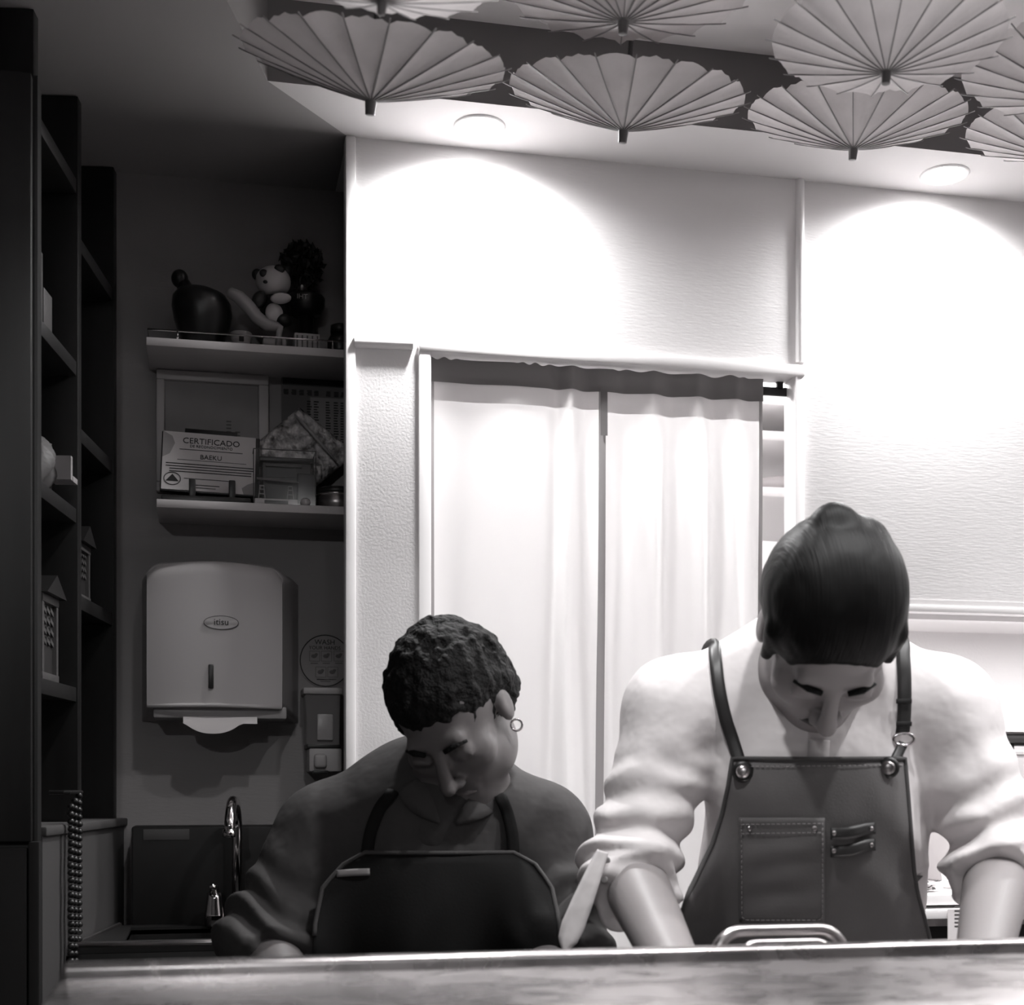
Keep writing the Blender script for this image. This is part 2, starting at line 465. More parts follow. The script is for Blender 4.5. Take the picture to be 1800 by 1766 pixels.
# bent steel handle frame standing on the prep table
hl, hr = at_depth(1247, 1640, 1.47), at_depth(1496, 1640, 1.47)
hc = (hl+hr)/2
t = thing('handle_frame', 'bent steel handle frame rising above the bar lip in front of the apron', 'handle', (hc.x, hc.y, 1.045))
def arch(xl, xr, y, zt, r, rad, yt=None):
    p = [(xl, y, 1.046)]
    p += [Vector((xl+r, y, zt-r))+Vector((-r*math.cos(a), 0, r*math.sin(a))) for a in [i*PI/2/8 for i in range(9)]]
    p += [Vector((xr-r, y, zt-r))+Vector((r*math.sin(a), 0, r*math.cos(a))) for a in [i*PI/2/8 for i in range(9)]]
    p += [(xr, y, 1.046)]
    mb = MB(); mb.tube(p, rad, 10); return mb
hz = at_depth(1370, 1634, 1.47).z
obj('outer_bar', arch(hl.x, hr.x, hc.y, hz, .030, .0062), M['brushed'], t, True)
obj('inner_bar', arch(hl.x+.020, hr.x-.022, hc.y-.018, hz-.011, .020, .0040), M['brushed'], t, True)
for x in (hl.x+.010, hr.x-.011):
    obj('foot_plate', MB().box(x-.016, x+.016, hc.y-.03, hc.y+.014, 1.045, 1.050, .001), M['brushed'], t)
obj('back_plate', MB().box(hl.x+.034, hr.x-.036, hc.y+.004, hc.y+.007, 1.05, hz-.03, .001), M['black'], t)

# ------------------------------------------------------------------ noren curtain in the doorway
YC = YW+.014
XC0, XC1, XC2, XC3 = wx(757, YC), wx(1054, YC), wx(1066, YC), wx(1336, YC)
ZC0 = ZH-.009                                     # top
ZBND = ZC0-.040                                   # below the dark band
ZHEM = ZBND-.030
ZCB = 1.02
def fold(x, z):
    """sideways pleats of the cloth, deeper towards the hem"""
    s = (x-XC0)/(XC3-XC0); d = min(1, (ZC0-z)/.5)
    y = .0045*math.sin(9*s+.6)*d
    for c, w, a in ((.37, .022, .010), (.415, .02, -.012), (.46, .028, .012), (.58, .03, .009), (.66, .025, -.010), (.72, .03, .013), (.80, .022, -.012), (.85, .025, .013), (.92, .02, -.010), (.965, .02, .008), (.12, .05, .005), (.25, .05, -.005)):
        cc = c+.03*math.sin(2.2*(ZC0-z)+c*40)*d
        y += a*(.55+.75*d)*math.exp(-((s-cc)/w)**2)
    y += .004*math.sin(21*s+3*z)*d*d
    return y
def sheet(xa, xb, za, zb, nx, nz, dy=0, wav=0, taper=0):
    P = []
    for j in range(nz+1):
        z = za+(zb-za)*j/nz; row = []
        for i in range(nx+1):
            x = xa+(xb-xa)*i/nx
            zz = z-(wav*(.5+.5*math.sin(x*190+2*math.sin(x*47))*max(0,math.sin(x*37))) if j == 0 else 0)
            row.append((x+taper*(ZC0-z), YC+fold(x, z)+dy, zz))
        P.append(row)
    return MB().grid(P)
t = thing('noren_curtain', 'white split doorway curtain with a dark grey top band', 'curtain', ((XC0+XC3)/2, YC, ZC0))
for k, (a, b, tp) in enumerate(((XC0+.004, XC1, -.004), (XC1+.002, XC3, .004))):
    p = obj('curtain_panel', sheet(a, b, ZBND+.01, ZCB, 90, 70, 0, 0, tp), M['curtain'], t, True)
    obj('doubled_hem', sheet(a+.001, b-.001, ZBND+.01, ZHEM-.004*k, 90, 6, -.0022, 0, tp), M['hem'], t, True)
def edge(xa, xb, za, tp, cb=ZCB):
    return sheet(xa, xb, za, cb, 2, 60, -.0035, 0, tp)
for a, b, tp in ((XC0-.002, XC0+.005, .001), (XC1-.002, XC2-.002, -.004), (XC3-.003, XC3+.003, .004)):
    obj('edge_trim', edge(a, b, ZBND+.01, tp), M['edging'], t, True)
obj('edge_trim', sheet(XC1, XC2, ZBND+.01, ZBND-.075, 2, 6, -.0065), M['band'], t, True)
bnd = sheet(XC0-.006, XC3+.004, ZC0+.002, ZBND, 220, 8, -.005, .005)
obj('header_band', bnd, M['band'], t, True)
t = thing('curtain_rod', 'flat black curtain rail across the top of the doorway', 'curtain rail', ((XD0+XD1)/2, YC+.03, ZC0))
obj('rail', MB().box(XD0-.01, XD1+.004, YC+.016, YC+.022, ZC0-.022, ZC0-.007, .001), M['black'], t)
for x in (XD0+.02, XD1-.012):
    obj('rail_bracket', MB().box(x-.006, x+.006, YC+.016, YC+.024, ZC0-.012, ZH, .001), M['black'], t)

# ------------------------------------------------------------------ kitchen seen past the curtain
kx = on_plane(1388, 800, 2.80).x
t = thing('storage_rack', 'white kitchen rack with shelves seen past the right curtain edge', 'rack', (kx, 3.0, 0))
for x in (kx, kx+.75):
    for y in (2.80, 3.30):
        obj('post', MB().tube([(x, y, 0), (x, y, 2.25)], .011, 12), M['trim'], t, True)
kz = [wz(1365, y, 2.82) for y in (708, 770, 868)]
for z in kz+[1.45, 1.0, .4]:
    obj('rack_shelf', MB().box(kx-.30, kx+.77, 2.80, 3.32, z-.010, z+.010, .003), M['trim'], t)
kb = on_plane(1362, 868, 2.95)
def bowl(x, y, z, r, label, nm='bowl', grp=None):
    o = obj(nm, MB().lathe([(r*.45, 0), (r*.5, r*.08), (r*.85, r*.5), (r, r*.85), (r*.95, r*.85), (r*.8, r*.5), (r*.4, r*.14), (0, r*.12)], (x, y, z), 24), M['white'], None, True)
    tag(o, label, 'bowl', grp); return o
bowl(kb.x, 2.93, kz[2]+.010, .05, 'white bowl upright on the kitchen rack shelf, past the curtain edge')
bowl(kb.x-.14, 2.95, kz[2]+.010, .05, 'white bowl on the kitchen rack, further behind the curtain')
o = obj('white_jug', MB().lathe([(.045, 0), (.05, .02), (.042, .10), (.028, .15), (.030, .19), (.026, .19), (.024, .15), (.0, .14)], (on_plane(1362, 960, 2.9).x, 2.90, 1.4605), 24), M['white'], None, True)
tag(o, 'tall white jug on a lower kitchen rack shelf beside the cook\'s hair', 'jug')
o = obj('kitchen_worktop', MB().box(XE+.22, kx-.32, 3.05, 3.6, 0, .92, .004), M['trim']); tag(o, 'white kitchen worktop block behind the curtain', 'worktop')

# ------------------------------------------------------------------ shelves in the recess and what stands on them
YS = 2.40
zs1, zs2 = wz(430, 603, YS), wz(430, 883, YS)
XR = XC_-.004
t = thing('wall_shelf', 'upper white shelf with a thin metal gallery rail, in the dark recess', 'shelf', (0, YS, zs1))
xl = wx(257, YS)
obj('shelf_board', MB().box(xl, XR, YS, YR, zs1-.0135, zs1, .001), M['shelf'], t)
zr = wz(430, 589, YS+.005)
obj('gallery_rail', MB().tube([(xl+.002, YR-.004, zr), (xl+.002, YS+.006, zr), (XR, YS+.006, zr)], .0016, 8), M['chrome'], t, True)
for px in (312, 585):
    x = wx(px, YS+.006)
    obj('rail_post', MB().tube([(x, YS+.006, zs1), (x, YS+.006, zr)], .0017, 8), M['chrome'], t, True)
t = thing('wall_shelf', 'lower white shelf holding the certificate, in the dark recess', 'shelf', (0, YS, zs2))
obj('shelf_board', MB().box(wx(275, YS), XR, YS, YR, zs2-.0135, zs2, .001), M['shelf'], t)

def P(px, py, Y): return on_plane(px, py, Y)
# black pot with a leaning knob
c = P(355, 560, 2.475)
t = thing('ornamental_pot', 'rounded black ceramic pot with a leaning knobbed stub, left end of the upper shelf', 'pot', (c.x, c.y, zs1))
zt = wz(355, 512, 2.475)
h = zt-zs1
tilt = Matrix.Translation(Vector((c.x, c.y, zs1))) @ Matrix(((1, 0, 0, 0), (0, 1, 0, 0), (-.12, 0, 1, 0), (0, 0, 0, 1))) @ Matrix.Translation(-Vector((c.x, c.y, zs1)))
obj('pot_body', MB().lathe([(.0, .0), (.030, 0), (.036, h*.18), (.046, h*.45), (.0505, h*.68), (.049, h*.84), (.040, h*.96), (.022, h*1.03), (0, h*1.04)], (c.x, c.y, zs1), 28, mx=tilt), M['ceramic'], t, True)
k0, k1 = P(330, 512, 2.475), P(317, 492, 2.475)
obj('stub', MB().tube([k0-Vector((-.012, 0, .014)), k0, k1], [.020, .013, .012], 14), M['ceramic'], t, True)
obj('knob', MB().ell(k1+Vector((-.001, 0, .002)), (.0145, .0145, .0155)), M['ceramic'], t, True)
# small cup
c = P(424, 590, 2.44)
t = thing('small_cup', 'small grey cup between the black pot and the panda figurine', 'cup', (c.x, c.y, zs1))
obj('cup_body', MB().lathe([(.012, 0), (.016, .006), (.018, .028), (.016, .028), (.014, .008), (0, .006)], (c.x, c.y, zs1), 20), M['panda_grey'], t, True)
obj('emblem', MB().box(c.x-.004, c.x+.004, c.y-.0190, c.y-.0150, zs1+.010, zs1+.020, .001), M['print'], t)
# panda
b = P(482, 575, 2.455)
t = thing('panda_figurine', 'small panda figurine with dark eye patches and pale belly on the upper shelf', 'figurine', (b.x, b.y, zs1))
def E(px, py, dy, rx, rz, m, name, ry=None, rot=0, par=None):
    q = P(px, py, 2.455)+Vector((0, dy, 0)); k = 2.5/2500
    mx = Matrix.Rotation(rot, 3, 'Y')
    return obj(name, MB().ell(q, (rx*k, (ry or rx)*k, rz*k), mx, 18), m, par or t, True)
E(485, 545, .004, 27, 34, M['black'], 'body')
E(481, 556, -.018, 15, 17, M['panda_white'], 'belly', 10)
hd = E(480, 497, -.006, 30, 26, M['panda_white'], 'head', 27)
E(452, 481, .004, 9, 10, M['black'], 'ear', 6, 0, hd); E(505, 474, .006, 9, 10, M['black'], 'ear', 6, 0, hd)
E(463, 490, -.026, 8, 7, M['black'], 'eye_patch', 4, .4, hd); E(490, 482, -.027, 9, 7, M['black'], 'eye_patch', 4, .2, hd)
E(465, 506, -.030, 4, 3, M['black'], 'nose', 3, 0, hd)
E(492, 534, -.028, 18, 9, M['panda_white'], 'arm', 9, -.12)
E(455, 532, -.016, 12, 16, M['black'], 'arm', 10, .5)
E(497, 568, -.014, 16, 11, M['black'], 'leg', 14); E(466, 570, -.006, 13, 11, M['black'], 'leg', 14)
obj('base', MB().box(b.x-.020, b.x+.020, b.y-.018, b.y+.018, zs1, zs1+.024, .004), M['panda_grey'], t)
# crescent
t = None
cp = [P(404, 514, 2.435), P(420, 522, 2.434), P(438, 540, 2.433), P(452, 558, 2.432), P(470, 571, 2.431), P(487, 574, 2.431)]
o = obj('crescent_ornament', MB().tube([cp[0]+(cp[0]-cp[1])*.2]+cp+[cp[-1]+(cp[-1]-cp[-2])*.3, P(490, 590, 2.432), Vector((cp[-1].x+.002, 2.432, zs1))], [.005, .009, .011, .0115, .011, .010, .008, .006, .005, .006], 14), M['panda_grey'], None, True)
tag(o, 'pale curved tusk-like ornament leaning up between the pot and the panda', 'ornament')
# plant in a dark lettered vase
c = P(538, 540, 2.50)
t = thing('potted_plant', 'round dark leafy plant in a black lettered vase behind the panda', 'plant', (c.x, c.y, zs1))
zb = wz(538, 556, 2.50); zt = wz(538, 521, 2.50)
obj('pedestal', MB().lathe([(.030, 0), (.028, .006), (.016, .02), (.014, zb-zs1)], (c.x, c.y, zs1), 20), M['ceramic'], t, True)
v = obj('vase', MB().lathe([(.012, zb-.002), (.026, zb+.002), (.032, zb+.016), (.033, zt-.004), (.030, zt), (.012, zt+.002)], (c.x, c.y, 0), 28), M['ceramic'], t, True)
lettering('IHT', (c.x-.009, c.y-.0345, (zb+zt)/2+.005), .012, M['panda_grey'], v)
q = P(531, 500, 2.50)
obj('glass_neck', MB().lathe([(.010, zt), (.009, zt+.016), (.012, zt+.03), (.010, zt+.03), (.007, zt+.016), (0, zt+.004)], (q.x, q.y, 0), 18), M['tin'], t, True)
lf = MB(); fc = P(531, 466, 2.50)
for i in range(340):
    a = rnd.uniform(0, 2*PI); w = rnd.uniform(-1, 1); r = .039*(rnd.random()**.4)
    p = fc+Vector((r*math.cos(a)*math.sqrt(1-w*w), .8*r*math.sin(a)*math.sqrt(1-w*w)*.8, r*w))
    R = Euler((rnd.uniform(0, 6), rnd.uniform(0, 6), rnd.uniform(0, 6))).to_matrix()
    lf.poly([p+R @ Vector(k) for k in ((-.009, 0, 0), (0, .0055, .002), (.010, 0, 0), (0, -.0055, .002))])
fo = obj('foliage', lf, M['leaf'], t, False); fo['kind'] = 'stuff'
obj('stem', MB().tube([(q.x, q.y, zt), (q.x, q.y, fc.z)], .0018, 6), M['leaf'], t)
# striped box, jar
c = P(539, 590, 2.435)
t = thing('small_box', 'small pale striped box at the front of the upper shelf, right of the panda', 'box', (c.x, c.y, zs1))
obj('box_body', MB().box(c.x-.021, c.x+.021, c.y-.014, c.y+.014, zs1, zs1+.030, .001), M['panda_grey'], t)
for i in range(5):
    obj('stripe', MB().box(c.x-.018+i*.0085, c.x-.0155+i*.0085, c.y-.0146, c.y-.0138, zs1+.003, zs1+.026), M['lantern'], t)
c = P(598, 580, 2.46)
t = thing('lidded_jar', 'dark lidded jar at the right end of the upper shelf', 'jar', (c.x, c.y, zs1))
obj('jar_body', MB().lathe([(.018, 0), (.022, .008), (.022, .032), (.015, .044)], (c.x, c.y, zs1), 24), M['ceramic'], t, True)
obj('lid', MB().lathe([(.0165, .044), (.0165, .058), (.010, .061), (0, .061)], (c.x, c.y, zs1), 24), M['black'], t, True)

# framed chart on the recess wall
x0, x1 = wx(275, YR-.012), wx(472, YR-.012)
z1, z0 = wz(375, 655, YR-.012), wz(375, 868, YR-.012)
t = thing('picture_frame', 'pale framed chart on the recess wall behind the certificate', 'picture', ((x0+x1)/2, YR, z0))
w = .017; YF = YR-.016
for a, b2, c2, d2 in ((x0, x1, z1-w, z1), (x0, x1, z0, z0+w), (x0, x0+w*.8, z0+w, z1-w), (x1-w, x1, z0+w, z1-w)):
    obj('frame_rail', MB().box(a, b2, YF, YR, c2, d2, .002), M['framewood'], t)
pr = obj('print', MB().box(x0+.01, x1-.01, YR-.006, YR-.002, z0+.01, z1-.01), M['poster'], t)
mk = MB()
for i, (fx, hh) in enumerate(((.30, .45), (.34, .40), (.46, .38), (.50, .55), (.62, .75), (.70, .62))):
    for k in range(int(hh*26)):
        xx = x0+fx*(x1-x0); zz = z0+.02+k*.006
        mk.box(xx, xx+.0085, YR-.0068, YR-.0058, zz, zz+.0022)
m_ = obj('chart_marks', mk, M['print_grey'], pr); m_['kind'] = 'stuff'
# dark chart with columns of characters
x0, x1 = wx(495, YR-.008), XR-.002
z1, z0 = wz(550, 652, YR-.008), wz(550, 815, YR-.008)
t = thing('wall_chart', 'dark poster with columns of small printed characters, right of the framed chart', 'poster', ((x0+x1)/2, YR, z0))
sh_ = obj('poster_sheet', MB().box(x0, x1, YR-.006, YR-.001, z0, z1, .0005), M['poster2'], t)
obj('poster_header', MB().box(x0+.002, x1, YR-.0066, YR-.0058, z1-.027, z1-.002), M['black'], t)
obj('chart_field', MB().box(x0+.050, x1-.001, YR-.0066, YR-.0058, z0+.012, z1-.046), M['poster'], t)
mk = MB()
for i, px in enumerate((503, 517, 530, 544, 556, 577, 591, 603)):
    xx = wx(px, YR-.007)
    for q2 in range(4): mk.box(xx-.004+rnd.uniform(-.001, .001), xx+.004, YR-.0075, YR-.006, z1-.036-q2*.0024, z1-.0346-q2*.0024)
    if q2 and px > 540:
        for k in range(22):
            mk.box(xx-.0045, xx+.0035+rnd.uniform(-.002, .001), YR-.0075, YR-.006, z1-.055-k*.0046, z1-.053-k*.0046)
m_ = obj('printed_rows', mk, M['print'], sh_); m_['kind'] = 'stuff'

# certificate on its black stand
Yc0 = 2.435
TL, TR, BR, BL = P(291, 756, Yc0+.03), P(457, 773, Yc0+.03), P(440, 868, Yc0), P(279, 860, Yc0)
# rigid rectangle through those corners
ux = ((TR-TL)+(BR-BL)).normalized(); uz = ((TL-BL)+(TR-BR)); uz -= ux*uz.dot(ux); uz.normalize(); un = uz.cross(ux)
W_ = ((TR-TL).length+(BR-BL).length)/2; H_ = ((TL-BL).length+(TR-BR).length)/2
O_ = (TL+TR+BR+BL)/4
MC = Matrix(((ux.x, un.x, uz.x, O_.x), (ux.y, un.y, uz.y, O_.y), (ux.z, un.z, uz.z, O_.z), (0, 0, 0, 1)))
t = thing('certificate', 'certificate plaque reading CERTIFICADO on a black stand on the lower shelf', 'certificate', (O_.x, O_.y, zs2))
obj('backing', MB().box(-W_/2-.002, W_/2+.007, .001, .010, -H_/2-.002, H_/2+.001, .001, mx=MC), M['black'], t)
sh_ = obj('certificate_sheet', MB().box(-W_/2, W_/2, -.001, .002, -H_/2, H_/2, mx=MC), M['card'], t)
obj('holder_clip', MB().box(-W_*.27, W_*.30, .002, .014, H_/2-.004, H_/2+.010, .001, mx=MC), M['black'], t)
rot = MC.to_3x3().to_4x4().to_euler()
rot = (MC.to_3x3() @ Matrix.Rotation(PI/2, 3, 'X')).to_euler()
def ctext(s, fx, fz, size): lettering(s, MC @ Vector((fx*W_, -.0014, fz*H_)), size, M['print'], sh_, rot=rot)
ctext('CERTIFICADO', .02, .355, .0150); ctext('DE RECONOCIMIENTO', .02, .265, .0068); ctext('BAEKU', .02, .085, .0118)
mk = MB()
for a, b2, zz, hh in ((-.32, .36, .20, .0009), (-.34, .40, .02, .0005), (-.46, .48, -.055, .0014), (-.46, .48, -.10, .0014), (-.42, .46, -.145, .0014), (-.42, .46, -.19, .0014), (-.26, .26, -.30, .0009), (-.15, .12, -.405, .0011), (-.15, .08, -.45, .0008)):
    mk.box(a*W_, b2*W_, -.0016, -.0009, zz*H_, zz*H_+hh, mx=MC)
obj('ruled_lines', mk, M['print'], sh_)['kind'] = 'stuff'
obj('seal_ring', MB().tube([MC @ Vector((-.385*W_+.0135*math.cos(a), -.0014, -.315*H_+.0115*math.sin(a))) for a in [i*2*PI/28 for i in range(28)]], .0007, 6, closed=True), M['print'], sh_, True)
obj('seal_triangle', MB().prism([MC @ Vector((-.385*W_+x, -.0018, -.315*H_+z)) for x, z in ((-.0105, -.0045), (.0105, -.0045), (0, .0085))], MC.to_3x3() @ Vector((0, .0008, 0))), M['print'], sh_)
for sx_, pts in ((-1, ((-.50, .5), (-.40, .42), (-.37, .30), (-.42, .12), (-.5, .05))), (1, ((.5, -.28), (.42, -.33), (.36, -.40), (.38, -.5), (.5, -.5)))):
    obj('corner_ornament', MB().prism([MC @ Vector((x*W_, -.0015, z*H_)) for x, z in pts], MC.to_3x3() @ Vector((0, .0007, 0))), M['poster'], sh_)
sb = P(362, 880, Yc0)
obj('stand_base', MB().box(wx(284, Yc0), wx(440, Yc0), Yc0-.020, Yc0+.045, zs2, zs2+.011, .002), M['black'], t)
for px in (338, 408):
    x = wx(px, Yc0-.012)
    obj('stand_prong', MB().box(x-.0055, x+.0055, Yc0-.018, Yc0-.006, zs2, zs2+.040, .002), M['black'], t)

# miniature shop in a clear case
Ym = 2.445
x0, x1 = wx(445, Ym), wx(553, Ym); zt = wz(500, 797, Ym)
t = thing('miniature_shop', 'dark miniature shop scene in a clear case, right of the certificate', 'model', ((x0+x1)/2, Ym, zs2))
xb = wx(522, Ym)
pb = obj('case_base', MB().box(x0+.002, xb, Ym-.022, Ym+.03, zs2, zs2+.013, .001), M['panda_white'], t)
obj('name_plate', MB().box(x0+.018, xb-.016, Ym-.0232, Ym-.0215, zs2+.003, zs2+.010, .0006), M['black'], pb)
obj('shop_block', MB().box(x0+.016, x1-.006, Ym-.004, Ym+.034, zs2+.013, zs2+.078, .002), M['lantern'], t)
obj('shop_block', MB().box(xb, x1, Ym-.012, Ym+.034, zs2, zs2+.060, .002), M['black'], t)
obj('shop_roof', MB().box(x0+.010, x1-.002, Ym-.012, Ym+.034, zs2+.078, zs2+.086, .002), M['black'], t)
obj('awning', MB().prism([(x0+.006, Ym-.022, zs2+.045), (x0+.006, Ym-.004, zs2+.052), (x0+.006, Ym-.004, zs2+.048)], (xb-x0-.004, 0, -.004)), M['panda_grey'], t)
obj('sign_band', MB().box(x0+.020, xb+.008, Ym-.008, Ym-.003, zs2+.070, zs2+.076, .001), M['grey_item'], t)
obj('shop_window', MB().box(x0+.022, xb-.002, Ym-.0055, Ym-.0035, zs2+.053, zs2+.068), M['black'], t)
for xx in (x0+.014, xb-.012):
    mb = MB()
    for dx, ddx in ((-.0055, .0025), (.0055, -.0025)):
        mb.tube([(xx+dx, Ym-.014, zs2+.013), (xx+dx+ddx, Ym-.014, zs2+.036)], .0011, 6)
    for zz, ww in ((.022, .0045), (.0295, .0038), (.0358, .0036)):
        mb.tube([(xx-ww, Ym-.014, zs2+zz), (xx+ww, Ym-.014, zs2+zz)], .0012, 6)
    obj('tiny_stool', mb, M['panda_grey'], t)
mb = MB()
for xx in (x0, x1):
    for yy in (Ym-.026, Ym+.036): mb.tube([(xx, yy, zs2), (xx, yy, zt)], .0009, 6)
for yy in (Ym-.026, Ym+.036): mb.tube([(x0, yy, zt), (x1, yy, zt)], .0009, 6)
for xx in (x0, x1): mb.tube([(xx, Ym-.026, zt), (xx, Ym+.036, zt)], .0009, 6)
obj('case_edges', mb, M['lantern'], t)
# clear case walls
gm = bpy.data.materials.new('thin_clear_case'); gm.use_nodes = True
nt = gm.node_tree; nt.nodes.remove(nt.nodes['Principled BSDF'])
tr = nt.nodes.new('ShaderNodeBsdfTransparent'); gl = nt.nodes.new('ShaderNodeBsdfGlossy'); gl.inputs['Roughness'].default_value = .08
mx_ = nt.nodes.new('ShaderNodeMixShader'); mx_.inputs[0].default_value = .025
nt.links.new(tr.outputs[0], mx_.inputs[1]); nt.links.new(gl.outputs[0], mx_.inputs[2]); nt.links.new(mx_.outputs[0], nt.nodes['Material Output'].inputs[0])
M['case'] = gm
for a in (('x', Ym-.0262),):
    obj('case_pane', MB().box(x0, x1, Ym-.0266, Ym-.0258, zs2+.001, zt), M['case'], t)
obj('case_pane', MB().box(x0-.0004, x0+.0004, Ym-.026, Ym+.036, zs2+.001, zt), M['case'], t)

# crinkled bag leaning against the wall
Yb = 2.49
cb = P(531, 792, Yb)
n = 26; Pg = []
for sgn in (1, -1):
    G = []
    for i in range(n+1):
        row = []
        for j in range(n+1):
            a = -1+2*i/n; b2 = -1+2*j/n
            th = max(0, (1-a**4)*(1-b2**4))**.5*.016
            wr = .0045*math.sin(9*a+5*b2+2*math.sin(4*b2))*math.sin(7*b2-3*a)+.003*math.sin(17*a-11*b2+3*math.sin(6*a))
            xx = a*.060; zz = b2*.060
            xr = (xx*math.cos(.82)-zz*math.sin(.82)); zr_ = (xx*math.sin(.82)+zz*math.cos(.82))
            row.append((cb.x+xr*1.12, Yb+.012-sgn*(th+wr*(th > 0.003)), cb.z+zr_*.92))
        G.append(row)
    Pg.append(G)
mb = MB(); mb.grid(Pg[0]); mb.grid([r[::-1] for r in Pg[1]])
bmesh.ops.remove_doubles(mb.bm, verts=mb.bm.verts, dist=.0003)
t = thing('crinkled_bag', 'crinkled pale bag tilted corner-up, leaning behind the miniature shop', 'bag', (cb.x, Yb, zs2))
obj('bag_body', mb, M['bagfilm'], t, True)
sp = [P(518, 728, Yb-.014), P(540, 752, Yb-.019), P(566, 782, Yb-.019), P(592, 812, Yb-.014)]
obj('sealed_seam', MB().tube(sp, [.0015, .003, .003, .0015], 8), M['panda_grey'], t, True)

c = P(592, 880, 2.445)
t = thing('round_tin', 'round tin with black lid and shiny rim at the right end of the lower shelf', 'tin', (c.x, c.y, zs2))
obj('tin_body', MB().lathe([(.034, 0), (.036, .001), (.036, .022), (.034, .023)], (c.x, c.y, zs2), 32), M['tin'], t, True)
obj('rim', MB().lathe([(.0365, .022), (.0385, .0235), (.0385, .0255), (.0365, .027)], (c.x, c.y, zs2), 32), M['chrome'], t, True)
obj('lid', MB().lathe([(.037, .0265), (.037, .034), (.030, .038), (0, .038)], (c.x, c.y, zs2), 32), M['black'], t, True)
c = P(537, 884, 2.415)
o = obj('pebble', MB().ell((c.x, c.y, zs2+.0075), (.0085, .0085, .0075)), M['panda_white'], None, True)
tag(o, 'small pale rounded pebble in front of the miniature shop', 'ornament')

# ------------------------------------------------------------------ paper towel dispenser
YD = 2.43
x0, x1 = wx(258, YD), wx(496, YD); xb1 = wx(525, YR-.01)
z0, z1 = wz(390, 1243, YD), wz(390, 998, YD)
xc = (x0+x1)/2
t = thing('towel_dispenser', 'white wall-mounted paper towel dispenser with an oval badge, in the recess', 'dispenser', (xc, YR, z0))
G = []
for j in range(21):
    v = j/20; row = []
    for i in range(25):
        s = i/24; q = 2*s-1
        top = z1+.010*(1-q*q)-.014*max(0, abs(q)-.88)/.12*(abs(q) > .88)
        z = z0+(top-z0)*v
        y = YD-.014*(1-q*q)-.004*math.sin(PI*v)+.012*max(0, (v-.93)/.07)**2
        row.append((x0+(x1-x0)*s, y, z))
    G.append(row)
mb = MB(); mb.grid(G)
# sides run back and outwards to the wall
def back(p):
    s = (p[0]-x0)/(x1-x0)
    return (p[0]+(-.012+(xb1-x1+.012)*s), YR, p[2]+(.004 if p[2] > (z0+z1)/2 else -.02))
mid = lambda p: (p[0]+(-.001 if p[0] < xc else .003), YD+.010, p[2]+(.003 if p[2] > (z0+z1)/2 else 0))
obj('front_cover', mb, M['plastic'], t, True)
loop = G[0][:-1]+[r[-1] for r in G[:-1]]+G[-1][:0:-1]+[r[0] for r in G[:0:-1]]
mb = MB()
A1 = [mb.bm.verts.new(Vector(p)) for p in loop]; A2 = [mb.bm.verts.new(Vector(mid(p))) for p in loop]; A3 = [mb.bm.verts.new(Vector(back(p))) for p in loop]
for X, Y2 in ((A1, A2), (A2, A3)):
    for i in range(len(X)): mb.bm.faces.new((X[i], X[(i+1) % len(X)], Y2[(i+1) % len(X)], Y2[i]))
obj('side_shell', mb, M['plastic_side'], t, True)
mb = MB(); mb.tube([(x0+.001, YD-.001, z0), (x0+(x1-x0)*.25, YD-.012, z0+.002), (xc, YD-.016, z0+.003), (x0+(x1-x0)*.75, YD-.012, z0+.002), (x1-.001, YD-.001, z0)], .0035, 8)
obj('bottom_lip', mb, M['plastic'], t, True)
zl = wz(390, 1256, YD)
obj('outlet_tray', MB().box(x0+.010, x1+.008, YD+.004, YR, zl-.006, z0+.002, .003), M['plastic_side'], t)
obj('outlet_slot', MB().box(x0+.07, x1-.05, YD+.0035, YD+.03, zl-.0072, zl-.004), M['black'], t)
zc_ = wz(371, 1190, YD)
xg = wx(371, YD-.013)
obj('level_window', MB().box(xg-.0042, xg+.0042, YD-.0205, YD-.008, zc_-.020, zc_+.020, .0015), M['black'], t)
lc = P(389, 1094, YD-.019)
bdg = obj('badge', MB().lathe([(0, 0), (.028, 0), (.029, .0006), (.028, .0012), (0, .0012)], (0, 0, 0), 32, mx=Matrix.Translation(Vector((lc.x, YD-.0185, lc.z))) @ Matrix.Rotation(PI/2, 4, 'X') @ Matrix.Diagonal((1, .40, 1, 1))), M['plastic'], t)
obj('badge_ring', MB().tube([(lc.x+.028*math.cos(a), YD-.0195, lc.z+.0112*math.sin(a)) for a in [i*2*PI/36 for i in range(36)]], .0007, 6, closed=True), M['print_grey'], bdg, True)
lettering('itisu', (lc.x, YD-.0202, lc.z+.0005), .0150, M['print'], bdg)
# towel sheet hanging out
G = []
for i in range(17):
    s = i/16; row = []
    px = 322+130*s
    drop = .012+.017*max(0, 1-abs((s-.40)/.38)**2.4)
    for j in range(6):
        q = j/5; p = P(px, 1258, YD)
        row.append((p.x, YD+.004-.010*math.sin(q*1.6), zl-.003-drop*q))
    G.append(row)
obj('towel_sheet', MB().grid(G), M['towel'], t, True)

